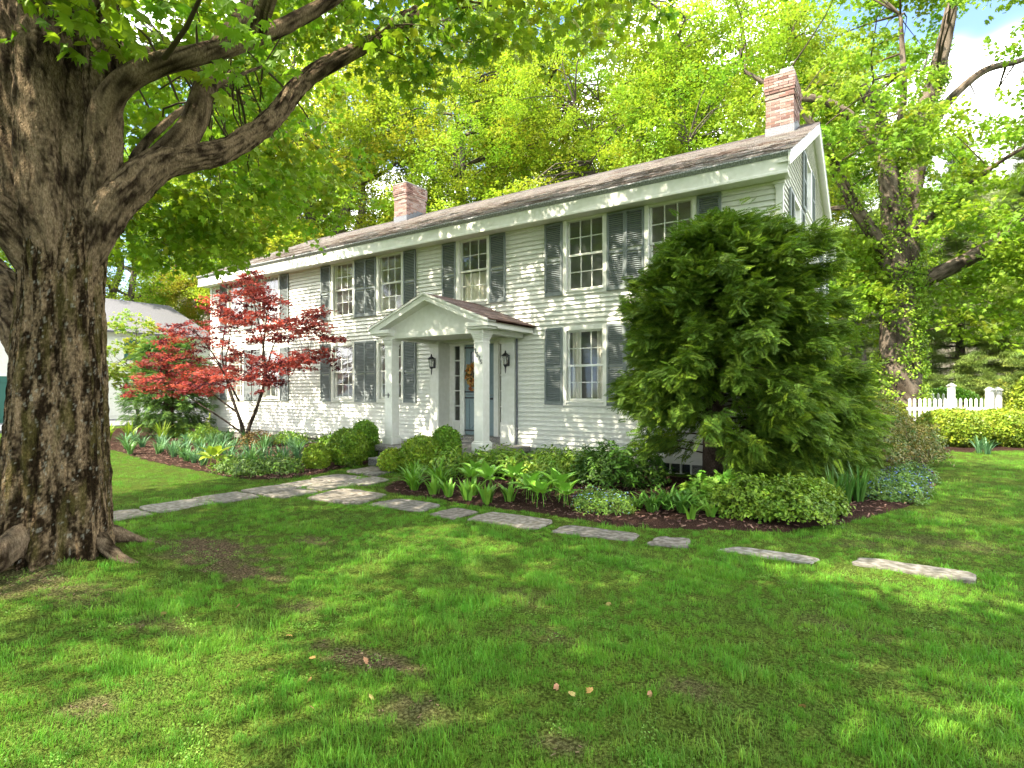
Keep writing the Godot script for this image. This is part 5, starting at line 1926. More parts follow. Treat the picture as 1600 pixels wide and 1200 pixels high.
func red_maple() -> void:
	var at := Vector3(-16.15, bed_height(-16.15, 1.3) - 0.03, 1.3)
	var t := thing("japanese_maple", "red laceleaf maple with several slender trunks in front of the house wall", "tree", at)
	var dark := Color(0.05, 0.04, 0.035)
	var pale := Color(0.22, 0.18, 0.15)
	var mb := MB.new()
	var lines := []
	var stems := [[V(0, -0.1, 0), V(-0.12, 0.45, 0), V(-0.35, 0.95, 0.05), V(-0.55, 1.7, 0.2), V(-0.75, 2.7, 0.3), V(-0.7, 3.7, 0.2)], [V(0.02, -0.1, 0), V(0.18, 0.5, 0.0), V(0.45, 1.15, -0.1), V(0.65, 1.9, -0.2), V(0.75, 2.9, -0.1), V(0.45, 4.2, 0.0)], [V(-0.05, -0.1, 0.03), V(-0.08, 0.6, 0.1), V(-0.1, 1.3, 0.3), V(-0.2, 2.2, 0.5), V(0.1, 3.4, 0.5)], [V(-0.1, 0.3, 0), V(-0.7, 0.75, 0.3), V(-1.5, 1.35, 0.8), V(-2.3, 1.9, 1.2)], [V(-0.35, 0.95, 0.05), V(-1.1, 1.6, 0.5), V(-2.0, 2.4, 0.9)], [V(0.45, 1.15, -0.1), V(1.2, 1.9, 0.1), V(2.1, 2.3, 0.2), V(2.9, 2.5, 0.3), V(4.1, 2.6, 0.4)], [V(0.65, 1.9, -0.2), V(1.5, 2.8, 0.1), V(2.3, 3.3, 0.3)], [V(0.7, 2.5, -0.1), V(1.2, 3.6, 0.1), V(1.5, 4.3, 0.2)], [V(-0.6, 2.0, 0.2), V(-1.4, 3.0, 0.4), V(-2.0, 3.6, 0.6)], [V(0.0, 1.3, 0.2), V(0.5, 2.2, 1.0), V(0.9, 2.6, 1.6)]]
	for k in stems.size():
		var r0: float = [0.065, 0.07, 0.05, 0.035, 0.035, 0.04, 0.03, 0.03, 0.03, 0.03][k]
		var rr := []
		for i in stems[k].size():
			rr.append(r0 * (1.0 - 0.8 * i / (stems[k].size() - 1.0)))
		branch(mb, stems[k], rr, 9, 0.1, r0 * 0.08, dark, pale, 12.0)
		lines.append(stems[k])
	# flat layered pads of foliage
	var pads := []
	for p in [[-2.5, 2.05, 1.2, 0.9], [-3.1, 1.75, 1.5, 0.7], [-1.7, 1.75, 1.0, 0.8], [-2.2, 2.75, 1.0, 0.9], [-1.2, 2.35, 0.7, 0.9], [-1.9, 3.55, 0.8, 0.9], [-0.9, 3.1, 0.5, 0.8], [-0.2, 2.2, 0.7, 0.8], [0.4, 2.6, 0.4, 0.8], [-0.6, 3.9, 0.3, 0.8], [0.3, 4.4, 0.2, 0.8], [0.1, 3.6, 0.5, 0.8], [1.1, 4.5, 0.3, 0.6], [1.0, 3.8, 0.2, 0.8], [1.6, 4.1, 0.3, 0.6], [1.3, 2.1, 0.4, 0.8], [2.1, 2.35, 0.5, 0.8], [2.9, 2.45, 0.4, 0.7], [3.5, 2.5, 0.5, 0.5], [2.3, 3.3, 0.4, 0.8], [3.1, 3.5, 0.4, 0.6], [1.6, 3.1, 0.4, 0.7], [3.6, 3.2, 0.5, 0.5], [4.2, 2.45, 0.5, 0.5], [4.5, 3.0, 0.5, 0.45], [4.0, 3.6, 0.5, 0.4], [0.6, 1.9, 1.2, 0.7], [-0.6, 1.75, 1.2, 0.7], [2.2, 1.95, 0.8, 0.6], [-3.0, 2.5, 1.2, 0.6], [-1.0, 4.3, 0.3, 0.5], [-2.6, 3.2, 1.0, 0.5], [0.0, 4.95, 0.2, 0.45], [0.9, 5.0, 0.2, 0.35]]:
		pads.append([V(p[0], p[1], p[2]), p[3]])
	var cl := []
	for p in pads:
		for k in 4:
			var o = r2() * p[1]
			cl.append(p[0] + Vector3(o.x, 0.05, o.y * 0.6))
	twigs(mb, skeleton_of(lines), cl, 0.012, dark, dark.lerp(pale, 0.4), 4)
	bark_normals(mb)
	part("trunk", mb.mesh(), M.bark, t)
	var sp := []
	for k in 3:
		sp.append(spray(2, 22, 0.078, 0.17, Vector3(0.16, 0.045, 0.16), 0.2))
	var copies := []
	for p in pads:
		var n := int(p[1] * 30)
		for k in n:
			var o = r2() * p[1]
			var q: Vector3 = p[0] + Vector3(o.x, 0.12 * rng.randfn() - 0.14 * o.length_squared() / p[1], o.y * 0.7)
			if q.z + at.z < 0.25:
				q.z = 0.25 - at.z + rng.randf() * 0.3
			var c := Color(0.20, 0.028, 0.028).lerp(Color(0.47, 0.11, 0.085), pow(rng.randf(), 1.5))
			if rng.randf() < 0.25:
				c = Color(0.08, 0.012, 0.018)
			copies.append([Transform3D(turned(rng.randf() * TAU, rng.randfn(0, 0.22), rng.randfn(0, 0.22)).scaled(Vector3.ONE * rng.randf_range(0.8, 1.25)), q), vary(c, 0.4, 0.15)])
	scatter_leaves("crown", sp, M.leaf, copies, t)


func ivy_maple() -> void:
	var at := Vector3(0.22, height(0.22, -13.2) - 0.1, -13.2)
	var t := thing("ivy_clad_maple", "old maple with ivy-covered trunk and heavy limbs beyond the gable end", "tree", at)
	var off := Transform3D(Basis(), -at)
	var dark := Color(0.07, 0.055, 0.04)
	var pale := Color(0.30, 0.25, 0.20)
	var mb := MB.new()
	var limbs := [
		[[V(0.22, -0.2, -13.2), V(0.2, 1.0, -13.2), V(0.16, 3.0, -13.17), V(0.16, 5.2, -13.17), V(0.12, 7.0, -13.15)], [0.95, 0.70, 0.60, 0.58, 0.62]],
		[[V(0.02, 6.4, -13.1), V(-0.05, 8.0, -13.1), V(-0.21, 9.6, -12.95), V(-0.35, 11.0, -12.95), V(-0.6, 12.6, -13.1)], [0.42, 0.34, 0.27, 0.22, 0.16]],
		[[V(0.26, 6.4, -13.2), V(0.40, 8.2, -13.3), V(0.62, 9.8, -13.5), V(0.85, 11.3, -13.6), V(1.28, 13.0, -13.9), V(1.8, 16.0, -14.2), V(2.1, 19.0, -14.4)], [0.48, 0.40, 0.34, 0.30, 0.25, 0.15, 0.05]],
		[[V(-0.05, 6.3, -13.05), V(-0.6, 7.2, -12.4), V(-1.1, 8.0, -11.6), V(-1.55, 9.0, -10.9), V(-1.9, 9.9, -10.2), V(-2.6, 11.0, -9.4)], [0.26, 0.22, 0.19, 0.16, 0.13, 0.06]],
		[[V(0.3, 5.2, -13.25), V(1.0, 5.65, -13.5), V(1.89, 6.1, -13.73), V(2.9, 6.75, -13.81), V(3.9, 7.7, -13.85), V(5.4, 8.8, -13.9)], [0.30, 0.27, 0.24, 0.21, 0.17, 0.08]],
		[[V(-0.25, 10.0, -12.9), V(-0.75, 10.7, -12.5), V(-1.4, 11.5, -12.1), V(-2.1, 12.0, -11.8), V(-3.2, 12.5, -11.7), V(-4.6, 13.6, -11.4)], [0.18, 0.16, 0.15, 0.14, 0.12, 0.06]],
		[[V(0.72, 10.4, -13.55), V(1.2, 11.2, -13.9), V(1.75, 12.1, -14.24), V(2.68, 13.0, -14.87), V(3.9, 13.4, -15.6), V(5.2, 14.4, -16.2)], [0.17, 0.15, 0.14, 0.12, 0.09, 0.04]],
		[[V(0.05, 8.8, -13.1), V(-0.02, 9.8, -13.3), V(0.1, 10.9, -13.5), V(0.3, 12.5, -13.9), V(0.2, 15.5, -14.2)], [0.16, 0.15, 0.13, 0.11, 0.05]],
		[[V(0.3, 7.0, -13.0), V(1.2, 7.6, -12.2), V(2.4, 8.4, -11.2), V(3.4, 8.8, -10.4)], [0.12, 0.10, 0.07, 0.03]],
		[[V(2.9, 6.75, -13.81), V(3.4, 6.5, -13.2), V(3.8, 5.8, -12.8), V(4.1, 4.9, -12.6)], [0.09, 0.07, 0.05, 0.02]],
		[[V(-1.1, 8.0, -11.6), V(-2.2, 8.4, -12.6), V(-3.4, 8.9, -13.4)], [0.10, 0.07, 0.03]]]
	var lines := []
	for l in limbs:
		branch(mb, l[0], l[1], 26, 0.14, 0.035 if l[1][0] > 0.3 else 0.012, dark, pale, 4.0)
		lines.append(l[0])
	# broken stub
	branch(mb, [V(-0.3, 10.6, -12.95), V(-0.55, 11.6, -12.9), V(-0.95, 12.6, -12.8)], [0.2, 0.18, 0.15], 16, 0.15, 0.03, dark, pale, 4.0)
	var clumps := []
	var guard := 0
	while clumps.size() < 150 and guard < 6000:
		guard += 1
		var p := ball()
		p = p.normalized() * pow(p.length(), 0.7)
		var q := Vector3(1.2 + p.x * 7.4, 12.4 + p.y * 8.4, -13.4 + p.z * 5.6)
		if q.x < -2.2 and q.y < 9.6:
			continue
		if broad.get_noise_3d(q.x * 0.25 + 30.0, q.y * 0.25, q.z * 0.25) < 0.0:
			continue
		clumps.append(q)
	for k in 22:
		clumps.append(Vector3(rng.randf_range(1.4, 5.2) if k % 3 else rng.randf_range(-1.9, -0.9), rng.randf_range(3.4, 7.4), -13.2 + rng.randfn(0, 1.2)))
	twigs(mb, skeleton_of(lines), clumps, 0.035, dark, Color(0.16, 0.13, 0.10), 5)
	bark_normals(mb)
	part("trunk", mb.mesh(), M.bark, t, off)
	var sp := []
	for k in 3:
		sp.append(bough(1, 14, 20, 0.14, 0.34, Vector3(0.32, 0.16, 0.32), 0.55, Vector3(1.0, 0.5, 1.0)))
	var copies := []
	for c in clumps:
		var tint := vary(Color(0.16, 0.31, 0.02).lerp(Color(0.28, 0.38, 0.03), rng.randf() * 0.7), 0.2, 0.08)
		copies.append([Transform3D(turned(rng.randf() * TAU, rng.randfn(0, 0.15), rng.randfn(0, 0.15)).scaled(Vector3.ONE * rng.randf_range(0.85, 1.2)), c - at), tint])
	scatter_leaves("crown", sp, M.leaf, copies, t)
	# ivy over the trunk and the two main stems
	var iv := []
	for l in [[limbs[0], 900], [limbs[2], 520], [limbs[1], 260], [limbs[3], 120]]:
		var pts: Array = l[0][0]
		var rad: Array = l[0][1]
		for k in l[1]:
			var f := rng.randf() * (minf(pts.size() - 1, 4) - 0.01)
			var i := int(f)
			var c: Vector3 = pts[i].lerp(pts[i + 1], f - i)
			var r: float = lerpf(rad[i], rad[i + 1], f - i)
			var a := rng.randf() * TAU
			if fine.get_noise_3d(cos(a) * 0.8, c.y * 0.35, sin(a) * 0.8) < -0.12:
				continue
			var d := Vector3(cos(a), 0, sin(a))
			iv.append([Transform3D(turned(-a + PI / 2, rng.randfn(0.9, 0.4), rng.randfn(0, 0.5)).scaled(Vector3.ONE * rng.randf_range(0.6, 1.25)), c + d * (r + rng.randf_range(0.02, 0.22)) - at), vary(Color(0.21, 0.34, 0.03), 0.35, 0.15)])
	scatter_leaves("ivy", [spray(3, 26, 0.10, 0.14, Vector3(0.18, 0.20, 0.12), 0.7, false), spray(3, 22, 0.09, 0.14, Vector3(0.16, 0.24, 0.12), 0.7, false)], M.garden_leaf, iv, t)


# ------------------------------------------------------------------ conifers
func hemlock_frond(n: int, len: float) -> ArrayMesh:  # flat feathery spray along +x
	var mb := MB.new()
	mb.col = Color(0.55, 0.40, 0.25)
	mb.q(V(0, 0, -0.003), V(0, 0, 0.003), V(len, -0.04, 0.001), V(len, -0.04, -0.001))
	for k in n:
		var u := (k + 0.5) / n
		var x := u * len
		var l := len * 0.40 * (1.0 - 0.75 * u) + 0.02
		for s in [-1.0, 1.0]:
			var d := Vector3(0.72, rng.randfn(-0.12, 0.12), s * 0.75).normalized()
			var p := Vector3(x + rng.randf() * 0.01, -0.04 * u * u, 0)
			# one flat needled shoot, and two short ones off it
			for e in [[0.0, 1.0, 0.0], [0.25, 0.55, 0.55], [0.3, 0.5, -0.55]]:
				var o := p + d * l * float(e[0])
				var f := d.rotated(Vector3.UP, float(e[2]))
				var w := f.cross(Vector3.UP).normalized() * 0.0055
				var ll: float = l * float(e[1])
				var end := o + f * ll - Vector3(0, 0.12 * ll, 0)
				mb.col = Color(1, 1, 1) * rng.randf_range(0.7, 1.25)
				mb.t(o, o + f * ll * 0.45 + w, end)
				mb.t(o, end, o + f * ll * 0.45 - w)
	return mb.mesh()


func conifer(called: String, label: String, at: Vector3, h: float, trunk_r: float, profile: Callable, limbs: int, fronds: Array, tint: Color, per: int, keep: Callable, trunks := 1) -> void:
	at.y = floor_at(at.x, at.z) - 0.03
	var t := thing(called, label, "tree", at)
	var dark := Color(0.06, 0.045, 0.035)
	var pale := Color(0.17, 0.125, 0.095)
	var mb := MB.new()
	for k in trunks:
		var dx := 0.0 if trunks == 1 else (k - 0.5) * 0.32
		branch(mb, [V(dx * 0.7, -0.15, 0), V(dx, h * 0.3, 0.02), V(dx * 0.8, h * 0.65, 0), V(0, h * 0.97, 0)], [trunk_r * 1.25, trunk_r, trunk_r * 0.6, trunk_r * 0.08], 14, 0.1, trunk_r * 0.12, dark, pale, 9.0)
	var copies := []
	for k in limbs:
		var u := pow((k + rng.randf()) / limbs, 0.9)
		var y := lerpf(0.09, 0.985, u) * h
		var a := k * 2.39996 + rng.randfn(0, 0.25)
		var l: float = profile.call(u, a) * rng.randf_range(0.82, 1.08)
		if l < 0.08:
			continue
		var d := Vector3(cos(a), 0, sin(a))
		var p0 := Vector3(0, y, 0)
		var tip := d * l + Vector3(0, y + l * (lerpf(0.0, 0.55, u) + rng.randfn(-0.06, 0.16)), 0)
		var mid := p0.lerp(tip, 0.5) + Vector3(rng.randfn(0, 0.06), rng.randf_range(0.02, 0.16), rng.randfn(0, 0.06)) * l
		if not keep.call(at + tip):
			continue
		branch(mb, [p0, mid, tip], [0.008 + 0.007 * l, 0.006 + 0.003 * l, 0.002], 5, l / 6.0, 0.0, dark, dark.lerp(pale, 0.5))
		for i in int(per * (0.35 + 0.65 * l)):
			var f := pow(rng.randf(), 0.6)
			var c := p0.lerp(mid, f * 2) if f < 0.5 else mid.lerp(tip, f * 2 - 1)
			if f < 0.30:
				continue
			var sd := rng.randf_range(-1.1, 1.1)
			var b := Basis(Vector3.UP, -a + sd) * Basis(Vector3.BACK, rng.randfn(-0.42, 0.32) + 0.75 * u) * Basis(Vector3.RIGHT, rng.randfn(0, 0.65))
			c += Vector3(rng.randfn(0, 0.08), rng.randfn(0, 0.09), rng.randfn(0, 0.08))
			var s := rng.randf_range(0.65, 1.15)
			if not keep.call(at + c + b.x * 0.27 * s):
				continue
			var young := rng.randf() < 0.3
			copies.append([Transform3D(b.scaled(Vector3.ONE * s), c), vary(tint.lerp(tint * Color(2.1, 1.75, 1.1), 0.8 if young else 0.1), 0.25, 0.1)])
	bark_normals(mb)
	part("trunk", mb.mesh(), M.bark, t)
	scatter_leaves("crown", fronds, M.needle, copies, t)


func make_conifers() -> void:
	var fr := [hemlock_frond(8, 0.20), hemlock_frond(7, 0.17), hemlock_frond(9, 0.23)]
	var deep := Color(0.095, 0.18, 0.018)
	var clear := func(p: Vector3) -> bool: return p.z > 0.10 or p.x > HX1 + 0.12
	var wide := func(u: float, a: float) -> float:
		var r := 1.98 * pow(maxf(0.0, 1.0 - pow(u, 2.3)), 0.62) * (0.86 + 0.22 * smoothstep(0.0, 0.25, u))
		return r * 0.92 * (1.0 + 0.15 * cos(a + 0.25)) * (1.0 if sin(a) > -0.2 else 0.85)
	var open_foot := func(p: Vector3) -> bool: return clear.call(p) and not (p.x < -1.7 and (p.y < 0.55 and rng.randf() < 0.75 or p.y < 1.5 and rng.randf() < 0.45))
	conifer("hemlock_tree", "broad bushy dark green hemlock growing against the house front", V(-2.55, 0, 1.0), 4.35, 0.17, wide, 240, fr, deep, 225, open_foot)
	var low := func(u: float, _a: float) -> float: return 0.75 * sqrt(maxf(0.0, 1.0 - u * u))
	conifer("hemlock_tree", "low spreading hemlock round the gable corner of the house", V(-0.95, 0, -1.0), 2.0, 0.09, low, 95, fr, deep * Color(1.1, 1.05, 1.0), 85, clear)
	var skirt := func(u: float, _a: float) -> float: return 0.75 * sqrt(maxf(0.0, 1.0 - pow(u, 1.6)))
	conifer("hemlock_tree", "low skirt of hemlock boughs between the big hemlock and the azaleas", V(-1.15, 0, 0.75), 1.6, 0.05, skirt, 80, fr, deep, 85, clear)
	var free := func(_p: Vector3) -> bool: return true
	var soft := func(u: float, _a: float) -> float: return 1.45 * sqrt(maxf(0.0, 1.0 - pow(u, 1.8))) * (0.6 + 0.4 * smoothstep(0.0, 0.2, u))
	conifer("hemlock_tree", "small twin-trunked hemlock behind the red maple", V(-21.0, 0, 1.2), 3.3, 0.09, soft, 140, fr, Color(0.09, 0.19, 0.045), 60, free, 2)
	# white pines far behind
	var tuft := MB.new()
	for k in 70:
		var d := ball().normalized() * Vector3(1, 0.55, 1)
		var w := d.cross(Vector3.UP).normalized() * 0.011
		var p := ball() * Vector3(0.34, 0.06, 0.34)
		tuft.col = Color(1, 1, 1) * rng.randf_range(0.8, 1.2)
		tuft.t(p - w, p + w, p + d * 0.26)
	var tm := tuft.mesh()
	var places := [[V(3.6, 0, -37), 19.0, "tall white pine with layered boughs beyond the picket fence"], [V(8.0, 0, -35), 14.0, "shorter white pine beside the clipped hedge, boughs to the ground"], [V(8.5, 0, -48), 22.0, "far white pine standing clear against the hillside"], [V(-4.5, 0, -29), 24.0, "white pine with grey limbs behind the right-hand chimney"], [V(-0.4, 0, -44), 17.0, "white pine half hidden behind the ivy-clad maple"], [V(12.0, 0, -31), 16.0, "white pine at the edge of the side lawn"]]
	for e in places:
		var at: Vector3 = e[0]
		at.y = -0.1
		var t := thing("white_pine", e[2], "tree", at, "white pines behind the garden")
		var h: float = e[1]
		var mb := MB.new()
		branch(mb, [V(0, 0, 0), V(0.1, h * 0.5, 0), V(0, h, 0)], [0.32, 0.2, 0.03], 10, 0.6, 0.02, Color(0.07, 0.055, 0.045), Color(0.18, 0.15, 0.13), 4.0)
		var copies := []
		var y := 1.2
		while y < h - 0.3:
			var l := minf(4.2, (h - y) * 0.36 + 0.4)
			var a0 := rng.randf() * TAU
			for k in 5:
				var a := a0 + TAU * k / 5 + rng.randfn(0, 0.15)
				var ll := l * rng.randf_range(0.6, 1.1)
				var d := Vector3(cos(a), 0.10, sin(a))
				branch(mb, [V(0, y, 0), V(0, y, 0) + d * ll * 0.5 - V(0, 0.1, 0), V(0, y, 0) + d * ll + V(0, 0.15, 0)], [0.05, 0.035, 0.01], 4, ll / 3.0, 0.0, Color(0.1, 0.085, 0.075), Color(0.16, 0.14, 0.12))
				for i in int(ll * 12):
					var f := pow(rng.randf(), 0.55)
					var c := V(0, y, 0) + d * ll * f + Vector3(-sin(a), 0, cos(a)) * rng.randfn(0, 0.30) * ll * 0.4 + V(0, rng.randfn(-0.02, 0.24), 0)
					copies.append([Transform3D(turned(rng.randf() * TAU, rng.randfn(0, 0.25)).scaled(Vector3.ONE * rng.randf_range(0.8, 1.4)), c), vary(Color(0.17, 0.26, 0.075).lerp(Color(0.25, 0.33, 0.06), rng.randf()), 0.25, 0.1)])
			y += rng.randf_range(0.35, 0.8)
		bark_normals(mb)
		part("trunk", mb.mesh(), M.bark, t)
		scatter("crown", tm, M.needle, copies, t)


# ------------------------------------------------------------------ clipped shrubs and garden plants
var box_sprays := []


func clipped(called: String, label: String, at: Vector3, r: Vector3, tint: Color, tip: Color, n: int, flat := 0.0, leaf := 1.0, group := "", category := "shrub") -> void:
	at.y = floor_at(at.x, at.z) - 0.02
	var t := thing(called, label, category, at, group)
	if box_sprays.is_empty():
		for k in 3:
			box_sprays.append(spray(3, 20, 0.044, 0.045, Vector3(0.05, 0.05, 0.05), -0.5, false))
	var shape := func(d: Vector3) -> Vector3:  # a rounded block: between an ellipsoid and a box
		var k := 1.0
		if flat > 0.0:
			var q := Vector3(absf(d.x), absf(d.y), absf(d.z))
			var m := pow(pow(q.x, 4) + pow(q.y, 4) + pow(q.z, 4), 0.25)
			k = lerpf(1.0, 1.0 / m, flat)
		return Vector3(0, r.y, 0) + d * r * k
	var mb := MB.new()
	mb.col = Color(0.13, 0.10, 0.06)
	for i in 12:
		for j in 7:
			var f := func(ii: int, jj: int) -> Vector3:
				var a := TAU * ii / 12
				var b := PI * jj / 7 - PI / 2
				var p: Vector3 = shape.call(Vector3(cos(a) * cos(b), sin(b), sin(a) * cos(b)))
				return Vector3(p.x * 0.80, (p.y - r.y) * 0.82 + r.y, p.z * 0.80)
			mb.qo(f.call(i, j), f.call(i + 1, j), f.call(i + 1, j + 1), f.call(i, j + 1), f.call(i, j) - Vector3(0, r.y, 0) + Vector3(0.001, 0.001, 0))
	part("branches", mb.mesh(), M.twig, t)
	var copies := []
	for k in n:
		var d := ball().normalized()
		if d.y < -0.85:
			continue
		var p: Vector3 = shape.call(d)
		var lump := 1.0 + 0.09 * fine.get_noise_3dv((p + at) * 2.6) + 0.04 * fine.get_noise_3dv((p + at) * 9.0)
		var depth := rng.randf()
		var q := Vector3(0, r.y, 0) + (p - Vector3(0, r.y, 0)) * lump * lerpf(0.82, 1.0, pow(depth, 0.5))
		if q.y < 0.015:
			continue
		var b := Basis(Quaternion(Vector3.UP, (d + ball() * 0.5).normalized())) * Basis(Vector3.UP, rng.randf() * TAU)
		copies.append([Transform3D(b.scaled(Vector3.ONE * leaf * rng.randf_range(0.7, 1.3)), q), vary(tint.lerp(tip, rng.randf() * 0.8), 0.42, 0.15)])
	scatter_leaves("leaves", box_sprays, M.garden_leaf, copies, t)


func make_hedges() -> void:
	var g := Color(0.12, 0.23, 0.02)
	var y := Color(0.26, 0.36, 0.025)
	clipped("boxwood", "smallest round boxwood beside the plain clipped globe in the maple bed", V(-10.22, 0, 3.25), V(0.24, 0.235, 0.24), g.lerp(y, 0.35), y, 800, 0.15)
	clipped("boxwood", "large clipped boxwood globe beside the upright boxwood at the porch column", V(-9.98, 0, 2.62), V(0.37, 0.375, 0.37), g, y.lerp(g, 0.4), 1500, 0.2)
	clipped("boxwood", "tall upright boxwood at the foot of the porch column with the bracket", V(-10.25, 0, 1.9), V(0.25, 0.44, 0.25), g, g * 1.6, 1300, 0.5)
	clipped("boxwood", "little yellow-tipped boxwood at the edge of the porch step", V(-8.62, 0, 2.62), V(0.25, 0.22, 0.25), y.lerp(g, 0.4), y * 1.15, 800, 0.1)
	clipped("boxwood", "round boxwood with gold tips beside the porch step", V(-7.98, 0, 2.42), V(0.40, 0.36, 0.38), g.lerp(y, 0.15), y, 1600, 0.15)
	clipped("boxwood", "tall upright boxwood at the foot of the house number column", V(-7.68, 0, 2.02), V(0.26, 0.44, 0.26), g, g * 1.7, 1300, 0.5)
	# clipped yews by the side lawn
	var yy := Color(0.15, 0.235, 0.02)
	var yt := Color(0.30, 0.36, 0.03)
	clipped("yew_hedge", "rounded golden yew in front of the picket fence", V(1.38, 0, -9.6), V(0.8, 0.5, 0.75), yy, yt, 3000, 0.3, 1.5)
	clipped("yew_hedge", "second rounded golden yew, beside the gate post", V(2.5, 0, -10.4), V(0.8, 0.5, 0.75), yy, yt, 3000, 0.3, 1.5)
	clipped("yew_hedge", "big golden yew block taller than the gate posts", V(4.15, 0, -12.6), V(1.1, 1.08, 1.0), yy * 0.85, yt, 4200, 0.45, 1.7)
	clipped("yew_hedge", "flat-topped dark clipped hedge behind the pickets", V(1.6, 0, -16.5), V(1.1, 0.85, 0.6), g * 1.6, g * 2.4, 1600, 0.6, 1.7)


func clump_of_straps(called: String, label: String, group: String, at: Vector3, n: int, h: float, arch: float, wide: float, tint: Color, category := "plant") -> void:
	at.y = floor_at(at.x, at.z) - 0.01
	var t := thing(called, label, category, at, group)
	var mb := MB.new()
	for k in n:
		var a := rng.randf() * TAU
		var d := Vector3(cos(a), 0, sin(a))
		var s := Vector3(-sin(a), 0, cos(a)).rotated(Vector3.UP, rng.randfn(0, 0.3))
		var l := h * rng.randf_range(0.6, 1.15)
		var o := d * rng.randf() * 0.07
		var bend := arch * rng.randf_range(0.3, 1.4)
		mb.col = vary(tint, 0.25, 0.12)
		var last := []
		for i in 6:
			var u := i / 5.0
			var p := o + d * (0.12 * u + bend * u * u) * l + Vector3(0, (u - 0.55 * bend * u * u * u) * l, 0)
			var w := wide * (0.75 + 0.5 * sin(u * PI)) * (1.0 - pow(u, 3.0)) + 0.001
			var now := [p - s * w, p + s * w]
			if i > 0:
				mb.q(last[0], last[1], now[1], now[0])
			last = now
	var f := part("foliage", mb.mesh(), M.garden_leaf, t)
	f.set_meta("kind", "stuff")


var hosta_leaves := []


func hosta(label: String, group: String, at: Vector3, n: int, size: float, lift: float, tint: Color) -> void:
	if hosta_leaves.is_empty():
		for v in 3:
			var mb := MB.new()
			var rows := 7
			var grid := []
			for i in rows + 1:
				var u := float(i) / rows
				var w: float = [0.0, 0.19, 0.27, 0.29, 0.26, 0.19, 0.09, 0.0][i] * (0.85 + 0.12 * v)
				var line := []
				for j in 5:
					var s := (j - 2) / 2.0
					line.append(Vector3(s * w + 0.02 * sin(u * 6 + v) * s, -0.42 * u * u + 0.22 * absf(s) * w * 2 + 0.012 * sin(u * 14 + v * 2) * s * s, u))
				grid.append(line)
			mb.col = Color(1, 1, 1)
			for i in rows:
				for j in 4:
					var a: Vector3 = grid[i][j]
					var b: Vector3 = grid[i][j + 1]
					var c: Vector3 = grid[i + 1][j + 1]
					var d: Vector3 = grid[i + 1][j]
					if i == 0:
						mb.to(a, c, d, Vector3.UP)
					elif i == rows - 1:
						mb.to(a, b, c, Vector3.UP)
					else:
						mb.qo(a, b, c, d, Vector3.UP)
			mb.col = Color(0.9, 1.0, 0.7)
			mb.q(V(-0.012, -0.01, 0.02), V(0.012, -0.01, 0.02), V(0.012, -0.7, -0.38), V(-0.012, -0.7, -0.38))
			hosta_leaves.append(mb.mesh())
	at.y = floor_at(at.x, at.z)
	var t := thing("hosta", label, "plant", at, group)
	for k in n:
		var a := TAU * k / n * 1.618 + rng.randfn(0, 0.2)
		var u := (k + 0.5) / n
		var s := size * rng.randf_range(0.75, 1.15)
		var pitch := lerpf(-1.15, -0.25, u) + rng.randfn(0, 0.12) - lift * 0.4
		var b := Basis(Vector3.UP, a) * Basis(Vector3.RIGHT, pitch)
		var key := "hosta_leaf_%d_%d" % [k % 3, int(tint.r * 100)]
		if not M.has(key):
			var m := mat(key, Color(tint.r * [0.9, 1.0, 1.15][k % 3], tint.g * [0.9, 1.05, 1.1][k % 3], tint.b).linear_to_srgb(), 0.4, 0.4)
			m.vertex_color_use_as_albedo = true
			m.backlight_enabled = true
			m.backlight = lin(0.5, 0.5, 0.4)
		part("leaf", hosta_leaves[k % 3], M[key], t, Transform3D(b.scaled(Vector3.ONE * s), Vector3(sin(a), 0, cos(a)) * size * 0.28 + Vector3(0, size * lerpf(0.75, 0.42, u) + lift * size * 0.5, 0)))


